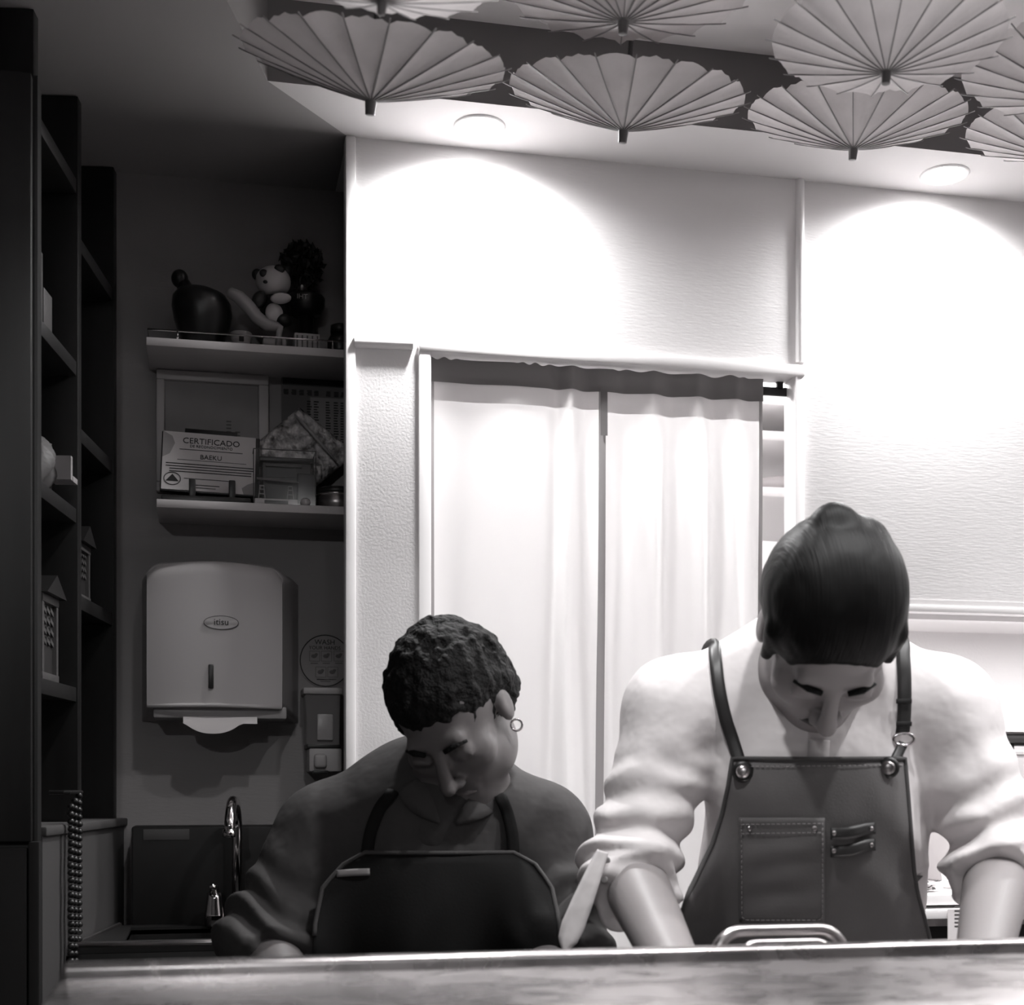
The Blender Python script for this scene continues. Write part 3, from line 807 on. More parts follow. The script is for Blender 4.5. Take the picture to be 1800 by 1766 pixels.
# ------------------------------------------------------------------ wash-hands sign and soap dispenser
c = P(572, 1161, YR-.003)
t = thing('wash_sign', 'round sticker sign reading WASH YOUR HANDS above the soap dispenser', 'sign', (c.x, YR, c.z))
MS = Matrix.Translation(Vector((c.x, YR-.001, c.z))) @ Matrix.Rotation(PI/2, 4, 'X')
sg = obj('sign_disc', MB().lathe([(0, 0), (.0475, 0), (.0475, .0015), (0, .0015)], (0, 0, 0), 40, mx=MS), M['recess'], t)
obj('border_ring', MB().tube([(c.x+.0445*math.cos(a), YR-.0027, c.z+.0455*math.sin(a)) for a in [i*2*PI/40 for i in range(40)]], .0010, 6, closed=True), M['print'], sg, True)
lettering('WASH', (c.x-.001, YR-.0030, c.z+.0325), .0125, M['print'], sg)
lettering('YOUR HANDS', (c.x-.001, YR-.0030, c.z+.0225), .0088, M['print'], sg)
for px, py in ((553, 1153), (574, 1153), (596, 1153), (564, 1181), (585, 1181)):
    q = P(px, py, YR-.003)
    fr_ = MB()
    for a in (-1, 1):
        fr_.box(q.x+a*.009-.0004, q.x+a*.009+.0004, YR-.0032, YR-.0022, q.z-.009, q.z+.009); fr_.box(q.x-.009, q.x+.009, YR-.0032, YR-.0022, q.z+a*.009-.0004, q.z+a*.009+.0004)
    fr_.box(q.x-.007, q.x+.006, YR-.0032, YR-.0022, q.z-.0135, q.z-.0120)
    fr_.ell((q.x-.001, YR-.0026, q.z), (.0055, .0006, .0035), None, 10); fr_.ell((q.x+.003, YR-.0026, q.z+.003), (.003, .0006, .0025), None, 10)
    obj('pictogram', fr_, M['print_grey'], sg)
mk = MB()
for zz, ww in ((-.034, .015), (-.0375, .009)): mk.box(c.x-ww, c.x+ww, YR-.0032, YR-.0022, c.z+zz, c.z+zz+.0014)
obj('small_print', mk, M['print_grey'], sg)
YP = 2.475
x0, x1 = wx(535, YP), wx(598, YP)
t = thing('soap_dispenser', 'wall soap dispenser with a clear tank and push knob under the round sign', 'dispenser', ((x0+x1)/2, YR, wz(565, 1356, YP)))
za, zb, zc2, zd = wz(565, 1208, YP), wz(565, 1220, YP), wz(568, 1311, YP), wz(568, 1356, YP)
obj('cap', MB().box(x0-.002, x1+.004, YP-.002, YR, zb, za, .003), M['plastic'], t)
mb = MB()
tp = [(x0+.002, YP+.002), (x1, YP+.002), (x1+.004, YR), (x0+.002, YR)]; bt = [(x0+.006, YP+.006), (x1-.001, YP+.006), (x1+.004, YR), (x0+.006, YR)]
A1 = [mb.bm.verts.new((x, y, zb)) for x, y in tp]; A2 = [mb.bm.verts.new((x, y, zc2)) for x, y in bt]
mb.bm.faces.new(A1); mb.bm.faces.new(A2[::-1])
for i in range(4): mb.bm.faces.new((A1[i], A1[(i+1) % 4], A2[(i+1) % 4], A2[i]))
tk = obj('tank', mb, M['liquid'], t, False)
obj('soap_level', MB().box(x0+.022, x1-.012, YP+.0005, YP+.004, zc2+.010, zb-.034, .002), M['tank'], tk)
obj('tank_seal', MB().box(x0+.005, x1+.001, YP+.002, YR, zc2-.004, zc2+.003, .001), M['black'], t)
obj('pump_body', MB().box(x0+.008, x1+.003, YP, YR, zd, zc2-.004, .003), M['plastic'], t)
kx_ = x0+.027
obj('push_knob', MB().box(kx_-.011, kx_+.011, YP-.012, YP+.002, zd+.006, zd+.031, .006, seg=3), M['plastic'], t)
obj('spout', MB().box(kx_-.013, kx_+.013, YP-.010, YP+.01, zd-.004, zd+.002, .001), M['black'], t)

# ------------------------------------------------------------------ sink with backsplash box and tap
ZK = 1.117
xs0, xs1 = -.18, .225
t = thing('hand_sink', 'dark steel hand sink with a box backsplash below the towel dispenser', 'sink', (0, 2.3, ZK))
yb = 2.455
bx0 = wx(231, yb)
obj('backsplash', MB().box(bx0, xs1, yb, YR-.002, ZK-.01, wz(330, 1452, yb), .004), M['darksteel'], t)
obj('label_plate', MB().box(wx(252, yb), wx(333, yb), yb-.0015, yb+.001, wz(290, 1476, yb), wz(290, 1457, yb), .0005), M['grey_item'], t)
hx0, hx1, hy0, hy1 = -.115, .17, 2.215, 2.415
wl = lambda y: -.146-.154*(2.545-y)/.988+.020
for q in (((wl(2.155), 2.155), (xs1, 2.155), (xs1, hy0), (wl(hy0), hy0)), ((wl(hy1), hy1), (xs1, hy1), (xs1, yb), (wl(yb), yb)), ((wl(hy0), hy0), (hx0, hy0), (hx0, hy1), (wl(hy1), hy1)), ((hx1, hy0), (xs1, hy0), (xs1, hy1), (hx1, hy1))):
    obj('rim_strip', MB().prism([(x, y, ZK-.012) for x, y in q], (0, 0, .012)), M['darksteel'], t)
obj('rim_edge', MB().tube([(xs1, 2.158, ZK), (wl(2.158)+.004, 2.158, ZK), (wl(yb)+.004, yb, ZK)], .005, 8), M['brushed'], t, True)
mb = MB()
mb.poly([(hx0, hy0, ZK-.15), (hx1, hy0, ZK-.15), (hx1, hy1, ZK-.15), (hx0, hy1, ZK-.15)])
for a, b2 in (((hx0, hy0), (hx1, hy0)), ((hx1, hy0), (hx1, hy1)), ((hx1, hy1), (hx0, hy1)), ((hx0, hy1), (hx0, hy0))):
    mb.poly([(a[0], a[1], ZK-.005), (b2[0], b2[1], ZK-.005), (b2[0], b2[1], ZK-.15), (a[0], a[1], ZK-.15)])
obj('basin', mb, M['darksteel'], t, False)
obj('sink_front', MB().box(xs0, xs1, 2.155, 2.17, .10, ZK-.012, .002), M['darksteel'], t)
obj('sink_cabinet', MB().box(xs0+.04, xs1, 2.17, YR-.003, .0, ZK-.16), M['black'], t)
f0 = P(417, 1530, 2.43)
zt = wz(412, 1404, 2.38)
t = thing('gooseneck_tap', 'chrome gooseneck tap standing on the hand sink', 'tap', (f0.x, f0.y, ZK))
path = [Vector((f0.x, f0.y, ZK)), Vector((f0.x, f0.y, zt-.055))]
e = P(403, 1462, 2.31)
path += [Vector((f0.x+(e.x-f0.x)*(1-math.cos(a))/2, f0.y+(e.y-f0.y)*(1-math.cos(a))/2, zt-.055+.052*math.sin(a))) for a in [i*PI/12 for i in range(1, 13)]]
path += [Vector((e.x, e.y, e.z))]
obj('spout', MB().tube(path, .0085, 14), M['chrome'], t, True)
obj('aerator', MB().tube([e+Vector((0, 0, .004)), e-Vector((0, 0, .008))], .0102, 14), M['chrome'], t, True)
obj('tap_base', MB().lathe([(.022, 0), (.022, .006), (.014, .014), (.012, .03)], (f0.x, f0.y, ZK), 20), M['chrome'], t, True)
v0 = P(377, 1545, 2.41)
for dx in (0,):
    obj('valve', MB().lathe([(.016, 0), (.016, .02), (.012, .045), (.012, .055)], (v0.x, v0.y, ZK), 18), M['chrome'], t, True)
    obj('valve_lever', MB().tube([(v0.x, v0.y, ZK+.055), (v0.x, v0.y-.02, ZK+.066), (v0.x-.004, v0.y-.05, ZK+.068)], [.009, .006, .005], 10), M['chrome'], t, True)

# ------------------------------------------------------------------ bookcase on the left with lanterns
t = thing('open_bookcase', 'tall black wooden shelf unit along the dark left wall', 'shelf', (C0.x, C0.y, 1.294))
BD = -.20
obj('back_panel', MB().box(0, .52, BD-.02, BD, 1.294, ZC-.002, mx=ML), M['blackwood'], t)
for tt in (.012, .262, .508):
    obj('post', MB().box(tt-.012, tt+.012, BD, 0, 1.294, ZC-.002, .001, mx=ML), M['blackwood'], t)
for zz in (1.50, 1.774, 2.0, 2.28):
    obj('shelf_board', MB().box(.274, .496, BD, -.002, zz-.022, zz, .001, mx=ML), M['blackwood'], t)
for zz in (1.645, 1.905, 2.20):
    obj('shelf_board', MB().box(.024, .250, BD, -.002, zz-.022, zz, .001, mx=ML), M['blackwood'], t)
def lantern(tt, oo, z, w, h, label):
    q = ML @ Vector((tt, oo, z))
    t = thing('lantern', label, 'lantern', q, 'lanterns on the black shelves')
    obj('base', MB().box(tt-w/2, tt+w/2, oo-w/2, oo+w/2, z, z+.012, .001, mx=ML), M['lantern'], t)
    obj('top', MB().box(tt-w/2, tt+w/2, oo-w/2, oo+w/2, z+h-.012, z+h, .001, mx=ML), M['lantern'], t)
    for a in (-1, 1):
        for b2 in (-1, 1):
            obj('corner_post', MB().box(tt+a*(w/2-.006)-.005, tt+a*(w/2-.006)+.005, oo+b2*(w/2-.006)-.005, oo+b2*(w/2-.006)+.005, z+.012, z+h-.012, mx=ML), M['lantern'], t)
    obj('pane', MB().box(tt-w/2+.010, tt+w/2-.010, oo+w/2-.010, oo+w/2-.007, z+.012, z+h-.012, mx=ML), M['lantern_pane'], t)
    obj('pane', MB().box(tt+w/2-.010, tt+w/2-.007, oo-w/2+.010, oo+w/2-.010, z+.012, z+h-.012, mx=ML), M['lantern_pane'], t)
    mb = MB()
    for r in range(4):
        for k in range(3):
            a0 = tt-w/2+.016+k*(w-.032)/3; zz = z+h*.42+r*h*.12
            mb.prism([ML @ Vector((a0, oo+w/2-.007, zz)), ML @ Vector((a0+(w-.04)/3, oo+w/2-.007, zz+h*.05)), ML @ Vector((a0+(w-.04)/3, oo+w/2-.007, zz+h*.10)), ML @ Vector((a0, oo+w/2-.007, zz+h*.05))], EN*.003)
            a1 = oo-w/2+.016+k*(w-.032)/3
            mb.prism([ML @ Vector((tt+w/2-.007, a1, zz)), ML @ Vector((tt+w/2-.007, a1+(w-.04)/3, zz+h*.05)), ML @ Vector((tt+w/2-.007, a1+(w-.04)/3, zz+h*.10)), ML @ Vector((tt+w/2-.007, a1, zz+h*.05))], ET*.003)
    obj('lattice', mb, M['grey_item'], t)['kind'] = 'stuff'
    obj('roof', MB().prism([ML @ Vector((tt-w*.6, oo+w*.6, z+h)), ML @ Vector((tt, oo+w*.6, z+h+.03)), ML @ Vector((tt+w*.6, oo+w*.6, z+h))], EN*(-w*1.2)), M['black'], t)
lantern(.39, -.055, 1.50, .09, .125, 'small dark lattice lantern in the nearer bay of the black shelf unit')
lantern(.15, -.055, 1.645, .075, .095, 'small dark lattice lantern in the farther bay of the black shelf unit')
# packets, boxes and a bottle in the bays
t = thing('wrapped_packet', 'shiny crinkled packet on the middle shelf of the nearer bay', 'packet', ML @ Vector((.38, -.05, 1.774)))
G = []
for i in range(13):
    row = []
    for j in range(13):
        a, b2 = -1+i/6, -1+j/6
        row.append(ML @ Vector((.385+a*.055, -.03+.022*(1-a*a)*(1-b2*b2)+.006*math.sin(9*a+4*b2), 1.776+.042*(b2+1))))
    G.append(row)
mb = MB(); mb.grid(G); mb.grid([[p-EN*.05*(1-(-1+i/6)**2)*(1-(-1+j/6)**2)-EN*.001 for j, p in enumerate(r)] for i, r in enumerate(G)])
obj('packet_body', mb, M['grey_item'], t, True)
obj('packet_label', MB().box(.355, .365, -.018, .012, 1.80, 1.835, mx=ML), M['plastic_side'], t)
obj('packet_label', MB().box(.325, .352, -.02, .012, 1.80, 1.808, mx=ML), M['plastic_side'], t)
for (a, b2, z0_, z1_, lab) in ((.45, .49, 2.0, 2.10, 'tall grey carton on a high shelf of the nearer bay'), (.40, .445, 2.0, 2.055, 'low grey carton beside the tall one on a high shelf of the nearer bay')):
    o = obj('carton', MB().box(a, b2, -.06, -.006, z0_+.0005, z1_, .001, mx=ML), M['grey_item']); tag(o, lab, 'box')
q = ML @ Vector((.20, -.035, 1.905))
t = thing('squat_bottle', 'pale bottle with a dark cap in the farther bay of the black shelf unit', 'bottle', q)
obj('bottle_body', MB().lathe([(.018, 0), (.020, .004), (.020, .042), (.010, .052), (.009, .058)], q, 20), M['plastic_side'], t, True)
obj('bottle_cap', MB().lathe([(.011, .056), (.011, .074), (0, .075)], q, 18), M['black'], t, True)
# hanging bead garland
t = thing('bead_garland', 'dark strings of beads hanging from the bookcase over the half wall', 'garland', ML @ Vector((.40, .03, 1.30)))
mb = MB()
for k in range(3):
    for i in range(24):
        p = ML @ Vector((.375+k*.022+.002*math.sin(i), .026, 1.335-i*.0105-k*.008))
        mb.ell(p, (.0055, .0055, .0050), None, 8)
obj('beads', mb, M['black'], t, True)['kind'] = 'stuff'
obj('hanger_bar', MB().tube([ML @ Vector((.36, .018, 1.340)), ML @ Vector((.36, .026, 1.340)), ML @ Vector((.435, .026, 1.340)), ML @ Vector((.435, .018, 1.340))], .003, 8), M['black'], t)
for tt in (.36, .435): obj('hanger_arm', MB().tube([ML @ Vector((tt, -.001, 1.340)), ML @ Vector((tt, .02, 1.340))], .003, 8), M['black'], t)

# tall cabinet at the near left: dark upper doors, grey lower doors
yk = 1.975; xk = wx(66, yk)
t = thing('tall_cabinet', 'tall cabinet at the left edge, dark upper door over a grey lower door', 'cabinet', (xk-.2, yk, 0))
obj('carcass', MB().box(xk-.22, xk, yk, yk+.045, 0, 2.29), M['blackwood'], t)
obj('upper_door', MB().box(xk-.215, xk-.006, yk-.018, yk, 1.276, 2.285, .002), M['blackwood'], t)
lw = obj('lower_door', MB().box(xk-.215, xk-.012, yk-.018, yk, .06, 1.268, .002), M['cabinet'], t)
obj('edge_post', MB().box(xk-.010, xk+.004, yk-.016, yk+.02, 0, 1.276, .002), M['cabinet'], t)

# ------------------------------------------------------------------ right niche: worktop and things on it
ZW = 1.165
t = thing('back_worktop', 'white-edged worktop with a second shelf below, behind the cook at the right', 'worktop', (1.7, 2.4, ZW))
obj('worktop_slab', MB().box(NX0-.02, 3.1, 2.20, 2.67, ZW-.018, ZW, .002), M['trim'], t)
z2 = wz(1650, 1598, 2.19); 
obj('lower_slab', MB().box(NX0-.02, 3.1, 2.185, 2.67, z2-.016, z2, .002), M['trim'], t)
obj('shadow_gap', MB().box(NX0, 3.1, 2.26, 2.65, z2, ZW-.018), M['black'], t)
obj('drawer_rail', MB().box(NX0, 3.1, 2.205, 2.65, z2-.030, z2-.016), M['brushed'], t)
obj('base_unit', MB().box(NX0, 3.1, 2.24, 2.65, .0, z2-.030), M['lantern_pane'], t)
# note hanging from the lower slab
q0, q1 = P(1667, 1600, 2.18), P(1702, 1600, 2.18)
zz = wz(1680, 1652, 2.18)
t = thing('paper_note', 'sheet of white paper with printed lines hanging below the worktop', 'note', ((q0.x+q1.x)/2, 2.18, z2))
nn = obj('sheet', MB().box(q0.x, q1.x+.03, 2.181, 2.183, zz, z2+.001), M['note'], t)
mk = MB()
for i in range(6): mk.box(q0.x+.012, q0.x+.034+.006*(i % 3), 2.1802, 2.1812, zz+.022+i*.0065, zz+.0245+i*.0065)
obj('printed_lines', mk, M['print_grey'], nn)['kind'] = 'stuff'
# utensils
c = P(1685, 1556, 2.33)
t = thing('white_tub', 'round white tub on the worktop beside the cook\'s arm', 'tub', (c.x, c.y, ZW))
obj('tub_body', MB().lathe([(.026, 0), (.028, .003), (.031, .036), (.029, .036), (.026, .005), (0, .004)], (c.x, c.y, ZW), 28), M['white'], t, True)
obj('tub_rim', MB().lathe([(.0305, .034), (.033, .035), (.033, .039), (.0295, .039)], (c.x, c.y, ZW), 28), M['white'], t, True)
c = P(1632, 1563, 2.27)
t = thing('spoon_rest', 'white ladle lying on the worktop by the apron', 'ladle', (c.x, c.y, ZW))
obj('ladle_bowl', MB().lathe([(0, .002), (.014, .004), (.024, .013), (.022, .015), (.012, .008), (0, .006)], (c.x, c.y, ZW), 20), M['white'], t, True)
obj('ladle_handle', MB().tube([(c.x+.018, c.y, ZW+.011), (c.x+.05, c.y+.02, ZW+.016), (c.x+.09, c.y+.07, ZW+.012)], [.005, .004, .004], 8), M['white'], t, True)
c = P(1612, 1566, 2.25)
mb = MB()
for i in range(60):
    p = Vector((c.x+rnd.gauss(0, .016), c.y+rnd.uniform(-.02, .03), ZW+.002+rnd.random()*.018))
    R = Euler((rnd.uniform(-.6, .6), rnd.uniform(-.6, .6), rnd.uniform(0, 6))).to_matrix()
    mb.poly([p+R @ Vector(k) for k in ((-.009, 0, 0), (0, .004, .002), (.009, 0, 0), (0, -.004, .002))])
o = obj('herb_heap', mb, M['herb'], None, False); tag(o, 'heap of dark herb leaves on the worktop next to the ladle', 'herbs'); o['kind'] = 'stuff'
# pale appliance with a dark tray on top
ya = 2.40; xa = wx(1700, ya); zt = wz(1760, 1318, ya)
t = thing('kitchen_appliance', 'pale grey boxy appliance on the worktop at the right edge', 'appliance', (xa+.2, ya, ZW))
obj('housing', MB().box(xa, xa+.48, ya, 2.66, ZW, zt-.008, .006), M['appliance'], t)
obj('top_plate', MB().box(xa-.004, xa+.484, ya-.006, 2.665, zt-.008, zt, .003), M['trim'], t)
t = thing('dark_tray', 'dark stacked tray on top of the pale appliance at the right edge', 'tray', (xa+.15, ya+.1, zt))
obj('tray_foot', MB().box(xa+.075, xa+.11, ya+.02, ya+.20, zt, zt+.014, .002), M['black'], t)
obj('tray_foot', MB().box(xa+.28, xa+.32, ya+.02, ya+.20, zt, zt+.014, .002), M['black'], t)
obj('tray_body', MB().box(xa+.02, xa+.40, ya+.005, ya+.22, zt+.014, zt+.030, .003), M['lantern'], t)
obj('tray_rim', MB().box(xa+.015, xa+.405, ya, ya+.225, zt+.030, zt+.036, .002), M['brushed'], t)

# ------------------------------------------------------------------ paper parasols hung upside down under the tray ceiling
NR = 20; R0 = .16; H0 = .046
def canopy_mesh(seed):
    r = random.Random(seed); mb = MB(); sub = 6; rad = 12
    P_ = []
    segz = [r.uniform(-.002, .003) for _ in range(NR)]
    for i in range(rad+1):
        f = .03+.97*i/rad; row = []
        for k in range(NR*sub):
            th = 2*PI*k/(NR*sub); s = (k % sub)/sub; g = k//sub
            sag = 4*s*(1-s)
            rr = R0*f*(1-.004*sag*f)
            z = H0*f**1.12+(.0050+segz[g]*.8)*sag*f+(.0011 if k % 2 else -.0003)*f+.0007*math.sin(k*2.7+i*1.3)*f
            row.append(mb.bm.verts.new((rr*math.cos(th), rr*math.sin(th), z)))
        P_.append(row)
    n = NR*sub
    for i in range(rad):
        for k in range(n): mb.bm.faces.new((P_[i][k], P_[i][(k+1) % n], P_[i+1][(k+1) % n], P_[i+1][k]))
    mb.bm.faces.new(P_[0][::-1])
    return mb
def rib_mesh():
    mb = MB(); pts = [(.006, 0, .0002), (R0*.25, 0, H0*.25**1.12-.0006), (R0*.5, 0, H0*.5**1.12-.0006), (R0*.75, 0, H0*.75**1.12-.0006), (R0, 0, H0-.0006), (R0+.009, 0, H0+.0028)]
    V = []
    for i, p in enumerate(pts):
        w = .0008; h = .0009
        V.append([mb.bm.verts.new((p[0], p[1]+a, p[2]+b)) for a, b in ((-w, -h/2), (w, -h/2), (w, h), (-w, h))])
    for A_, B_ in zip(V, V[1:]):
        for q in range(4): mb.bm.faces.new((A_[q], A_[(q+1) % 4], B_[(q+1) % 4], B_[q]))
    mb.bm.faces.new(V[0][::-1]); mb.bm.faces.new(V[-1])
    return mb
rib_me = None; fer_me = None; hub_me = None
CF = Vector((SN, CS, 0)); CR = Vector((CS, -SN, 0))
def parasol(px, py, d, r, toward, right, label, spin, seed):
    global rib_me, fer_me, hub_me
    loc = at_depth(px, py, d)
    ax = (Vector((0, 0, 1))-CF*toward+CR*right).normalized()
    q = ax.to_track_quat('Z', 'Y') @ Euler((0, 0, spin)).to_quaternion()
    t = thing('paper_parasol', label, 'parasol', loc, 'paper parasols hung upside down from the ceiling', local=True)
    t.rotation_mode = 'QUATERNION'; t.rotation_quaternion = q; t.scale = (r/R0,)*3
    obj('canopy', canopy_mesh(seed), M['paper'], t, True)
    if rib_me is None:
        a = obj('rib', rib_mesh(), M['ribwood'], t, False); rib_me = a.data
        a2 = obj('ferrule', MB().lathe([(.0048, -.016), (.0058, -.0155), (.0072, .000), (.0080, .0015), (.0060, .004)], (0, 0, 0), 14), M['ferrule'], t); fer_me = a2.data
        a3 = obj('runner', MB().lathe([(.006, .040), (.008, .041), (.008, .052), (.006, .053)], (0, 0, 0), 14), M['bamboo'], t); hub_me = a3.data
        first = 1
    else:
        first = 0
        for nm, me in (('ferrule', fer_me), ('runner', hub_me)):
            o = bpy.data.objects.new(nm, me); COL.objects.link(o); o.parent = t
    for i in range(first, NR):
        o = bpy.data.objects.new('rib', rib_me); COL.objects.link(o); o.parent = t; o.rotation_euler = (0, 0, 2*PI*i/NR)
    L = (ZT-loc.z)/ax.z/(r/R0)
    obj('shaft', MB().tube([(0, 0, .002), (0, 0, L)], .0036, 10), M['bamboo'], t, True)
parasol(652, 178, 1.80, .166, .22, .10, 'leftmost and darkest paper parasol, hanging under the shaded end of the tray ceiling', .1, 1)
parasol(1096, 230, 2.00, .165, .20, .08, 'paper parasol hanging right of the leftmost one, above the middle of the white wall', .25, 2)
parasol(1500, 262, 2.15, .162, .15, .05, 'paper parasol hanging lowest over the right panel joint, partly behind the big one', .05, 3)
parasol(1558, 128, 1.70, .137, .0, .05, 'large-looking whole parasol nearest the camera, overlapping the parasol behind it', .2, 4)
parasol(1096, 38, 1.75, .156, .05, .05, 'paper parasol at the top edge of the picture, in front of the middle stick', .12, 5)
parasol(672, 4, 1.44, .120, .10, .10, 'paper parasol at the top edge, above the leftmost one, only its rim in view', .3, 6)
parasol(1905, 178, 1.85, .154, .03, .03, 'upper of the two parasols cut off by the right edge', .17, 7)
parasol(1872, 280, 2.20, .150, .10, .03, 'lower of the two parasols cut off by the right edge', .0, 8)
# thin cable on the tray ceiling
pts = [at_depth(1712, 33, 1.93), at_depth(1750, 34, 1.92), at_depth(1800, 41, 1.91), at_depth(1880, 62, 1.90)]
o = obj('ceiling_cable', MB().tube([Vector((p.x, p.y, ZT-.003)) for p in [on_plane(1700, 60, 1.72), on_plane(1712, 33, 1.75), on_plane(1760, 36, 1.74), on_plane(1800, 43, 1.73), on_plane(1900, 70, 1.70)]], .0022, 8), M['black'], None, True)
tag(o, 'thin black cable running along the tray ceiling beside the big parasol', 'cable')
# ------------------------------------------------------------------ organic surfaces: a signed-distance field meshed with surface nets
F4 = np.float32
def V3(*a): return np.array(a, F4)
def npv(v): return np.array((v[0], v[1], v[2]), F4)
def cone(a, b, r1, r2):
    a, b = npv(a), npv(b); ba = b-a; L = float(ba @ ba)+1e-9
    def d(Q):
        q = Q-a; t = np.clip((q @ ba)/L, 0, 1)
        return np.linalg.norm(q-t[:, None]*ba, axis=1)-(r1+(r2-r1)*t)
    return d
def elli(c, r, R=None):
    c = npv(c); r = V3(*r); R = np.eye(3, dtype=F4) if R is None else np.array(R, F4)
    def d(Q):
        q = (Q-c) @ R.T
        k0 = np.linalg.norm(q/r, axis=1); k1 = np.linalg.norm(q/(r*r), axis=1)
        return k0*(k0-1)/np.maximum(k1, 1e-6)
    return d
def half(p, n):
    """positive on the side n points to"""
    p, n = npv(p), npv(n); n = n/np.linalg.norm(n)
    return lambda Q: (Q-p) @ n
def smin(a, b, k):
    if k <= 0: return np.minimum(a, b)
    h = np.maximum(k-np.abs(a-b), 0)/k
    return np.minimum(a, b)-h*h*k*.25
class Field:
    def __init__(s): s.ops = []
    def add(s, f, k=.02): s.ops.append((0, f, k)); return s
    def sub(s, f, k=.01): s.ops.append((1, f, k)); return s
    def cut(s, f, k=0): s.ops.append((2, f, k)); return s       # keep where f < 0
    def warp(s, f): s.ops.append((3, f, 0)); return s             # add f(Q) to the distance
    def __call__(s, Q):
        d = None
        for o, f, k in s.ops:
            if o == 3: d = d+f(Q)
            else:
                e = f(Q)
                if d is None: d = e
                elif o == 0: d = smin(d, e, k)
                elif o == 1: d = -smin(-d, e, k)
                else: d = -smin(-d, -e, k)
        return d
def surface(field, lo, hi, vox, margin=1.0):
    lo = V3(*lo); B = 8; bs = vox*B
    nb = np.ceil((V3(*hi)-lo)/bs).astype(int)
    g = np.stack(np.meshgrid(*[np.arange(n) for n in nb], indexing='ij'), -1).reshape(-1, 3)
    keep = []
    for i in range(0, len(g), 200000):
        c = lo+(g[i:i+200000]+.5).astype(F4)*F4(bs)
        keep.append(np.abs(field(c)) < bs*.9*margin+.006)
    act = g[np.concatenate(keep)]
    dims = nb*B+2
    key = lambda q: (q[..., 0].astype(np.int64)*dims[1]+q[..., 1])*dims[2]+q[..., 2]
    off9 = np.stack(np.meshgrid(*[np.arange(9)]*3, indexing='ij'), -1).reshape(-1, 3)
    cid, cpos, faces = [], [], []
    cor = [(i, j, k) for i in (0, 1) for j in (0, 1) for k in (0, 1)]
    edges = [(a, b) for a in range(8) for b in range(a+1, 8) if sum(abs(x-y) for x, y in zip(cor[a], cor[b])) == 1]
    for s in range(0, len(act), 600):
        blk = act[s:s+600]
        gi = blk[:, None, :]*B+off9[None]
        val = field((lo+gi.reshape(-1, 3).astype(F4)*F4(vox))).reshape(len(blk), 9, 9, 9)
        C8 = np.stack([val[:, i:i+8, j:j+8, k:k+8] for i, j, k in cor], -1)
        ins = C8 < 0; a = ins.any(-1) & ~ins.all(-1)
        idx = np.argwhere(a); cv = C8[a]
        acc = np.zeros((len(idx), 3), F4); cnt = np.zeros(len(idx), F4)
        for p, q in edges:
            v1, v2 = cv[:, p], cv[:, q]; cr = (v1 < 0) != (v2 < 0)
            t = np.where(cr, v1/np.where(cr, v1-v2, 1), 0)
            pp = V3(*cor[p]); qq = V3(*cor[q])
            acc += np.where(cr[:, None], pp+(qq-pp)*t[:, None], 0); cnt += cr
        gc = blk[idx[:, 0]]*B+idx[:, 1:]
        cid.append(key(gc)); cpos.append(lo+(gc.astype(F4)+acc/cnt[:, None])*F4(vox))
        for ax in range(3):
            sl0 = val[:, :8, :8, :8]
            sl1 = val[:, 1:, :8, :8] if ax == 0 else (val[:, :8, 1:, :8] if ax == 1 else val[:, :8, :8, 1:])
            cr = (sl0 < 0) != (sl1 < 0); ii = np.argwhere(cr)
            if not len(ii): continue
            flip = (sl0[cr] < 0)
            p = blk[ii[:, 0]]*B+ii[:, 1:]
            e1 = np.zeros(3, int); e2 = np.zeros(3, int); e1[(ax+1) % 3] = 1; e2[(ax+2) % 3] = 1
            q = np.stack([key(p-e1-e2), key(p-e2), key(p), key(p-e1)], 1)
            q[~flip] = q[~flip][:, ::-1]
            faces.append(q)
    cid = np.concatenate(cid); cpos = np.concatenate(cpos); fc = np.concatenate(faces)
    o = np.argsort(cid); cs = cid[o]
    w = np.clip(np.searchsorted(cs, fc), 0, len(cs)-1)
    ok = (cs[w] == fc).all(1)
    return cpos, o[w[ok]]
def smooth_verts(V, Fq, it=2, lam=.5):
    n = len(V); V = V.astype(np.float64)
    a = np.concatenate([Fq[:, i] for i in range(4)]); b = np.concatenate([Fq[:, (i+1) % 4] for i in range(4)])
    for k in range(it*2):
        S_ = np.zeros((n, 3)); c_ = np.bincount(a, minlength=n)+np.bincount(b, minlength=n)
        for d in range(3): S_[:, d] = np.bincount(a, V[b, d], n)+np.bincount(b, V[a, d], n)
        L = S_/np.maximum(c_, 1)[:, None]-V
        V = V+L*(lam if k % 2 == 0 else -lam*1.04)
    return V
def body_mesh(name, field, lo, hi, vox, m, parent, it=2, margin=1.0):
    V, Fq = surface(field, lo, hi, vox, margin)
    V = smooth_verts(V, Fq, it)
    me = bpy.data.meshes.new(name)
    me.vertices.add(len(V)); me.vertices.foreach_set('co', V.astype(F4).ravel())
    me.loops.add(Fq.size); me.loops.foreach_set('vertex_index', Fq.ravel().astype(np.int32))
    me.polygons.add(len(Fq)); me.polygons.foreach_set('loop_start', np.arange(0, Fq.size, 4, dtype=np.int32))
    me.polygons.foreach_set('use_smooth', np.ones(len(Fq), bool))
    me.update(); me.validate()
    return link(name, me, m, parent, False)
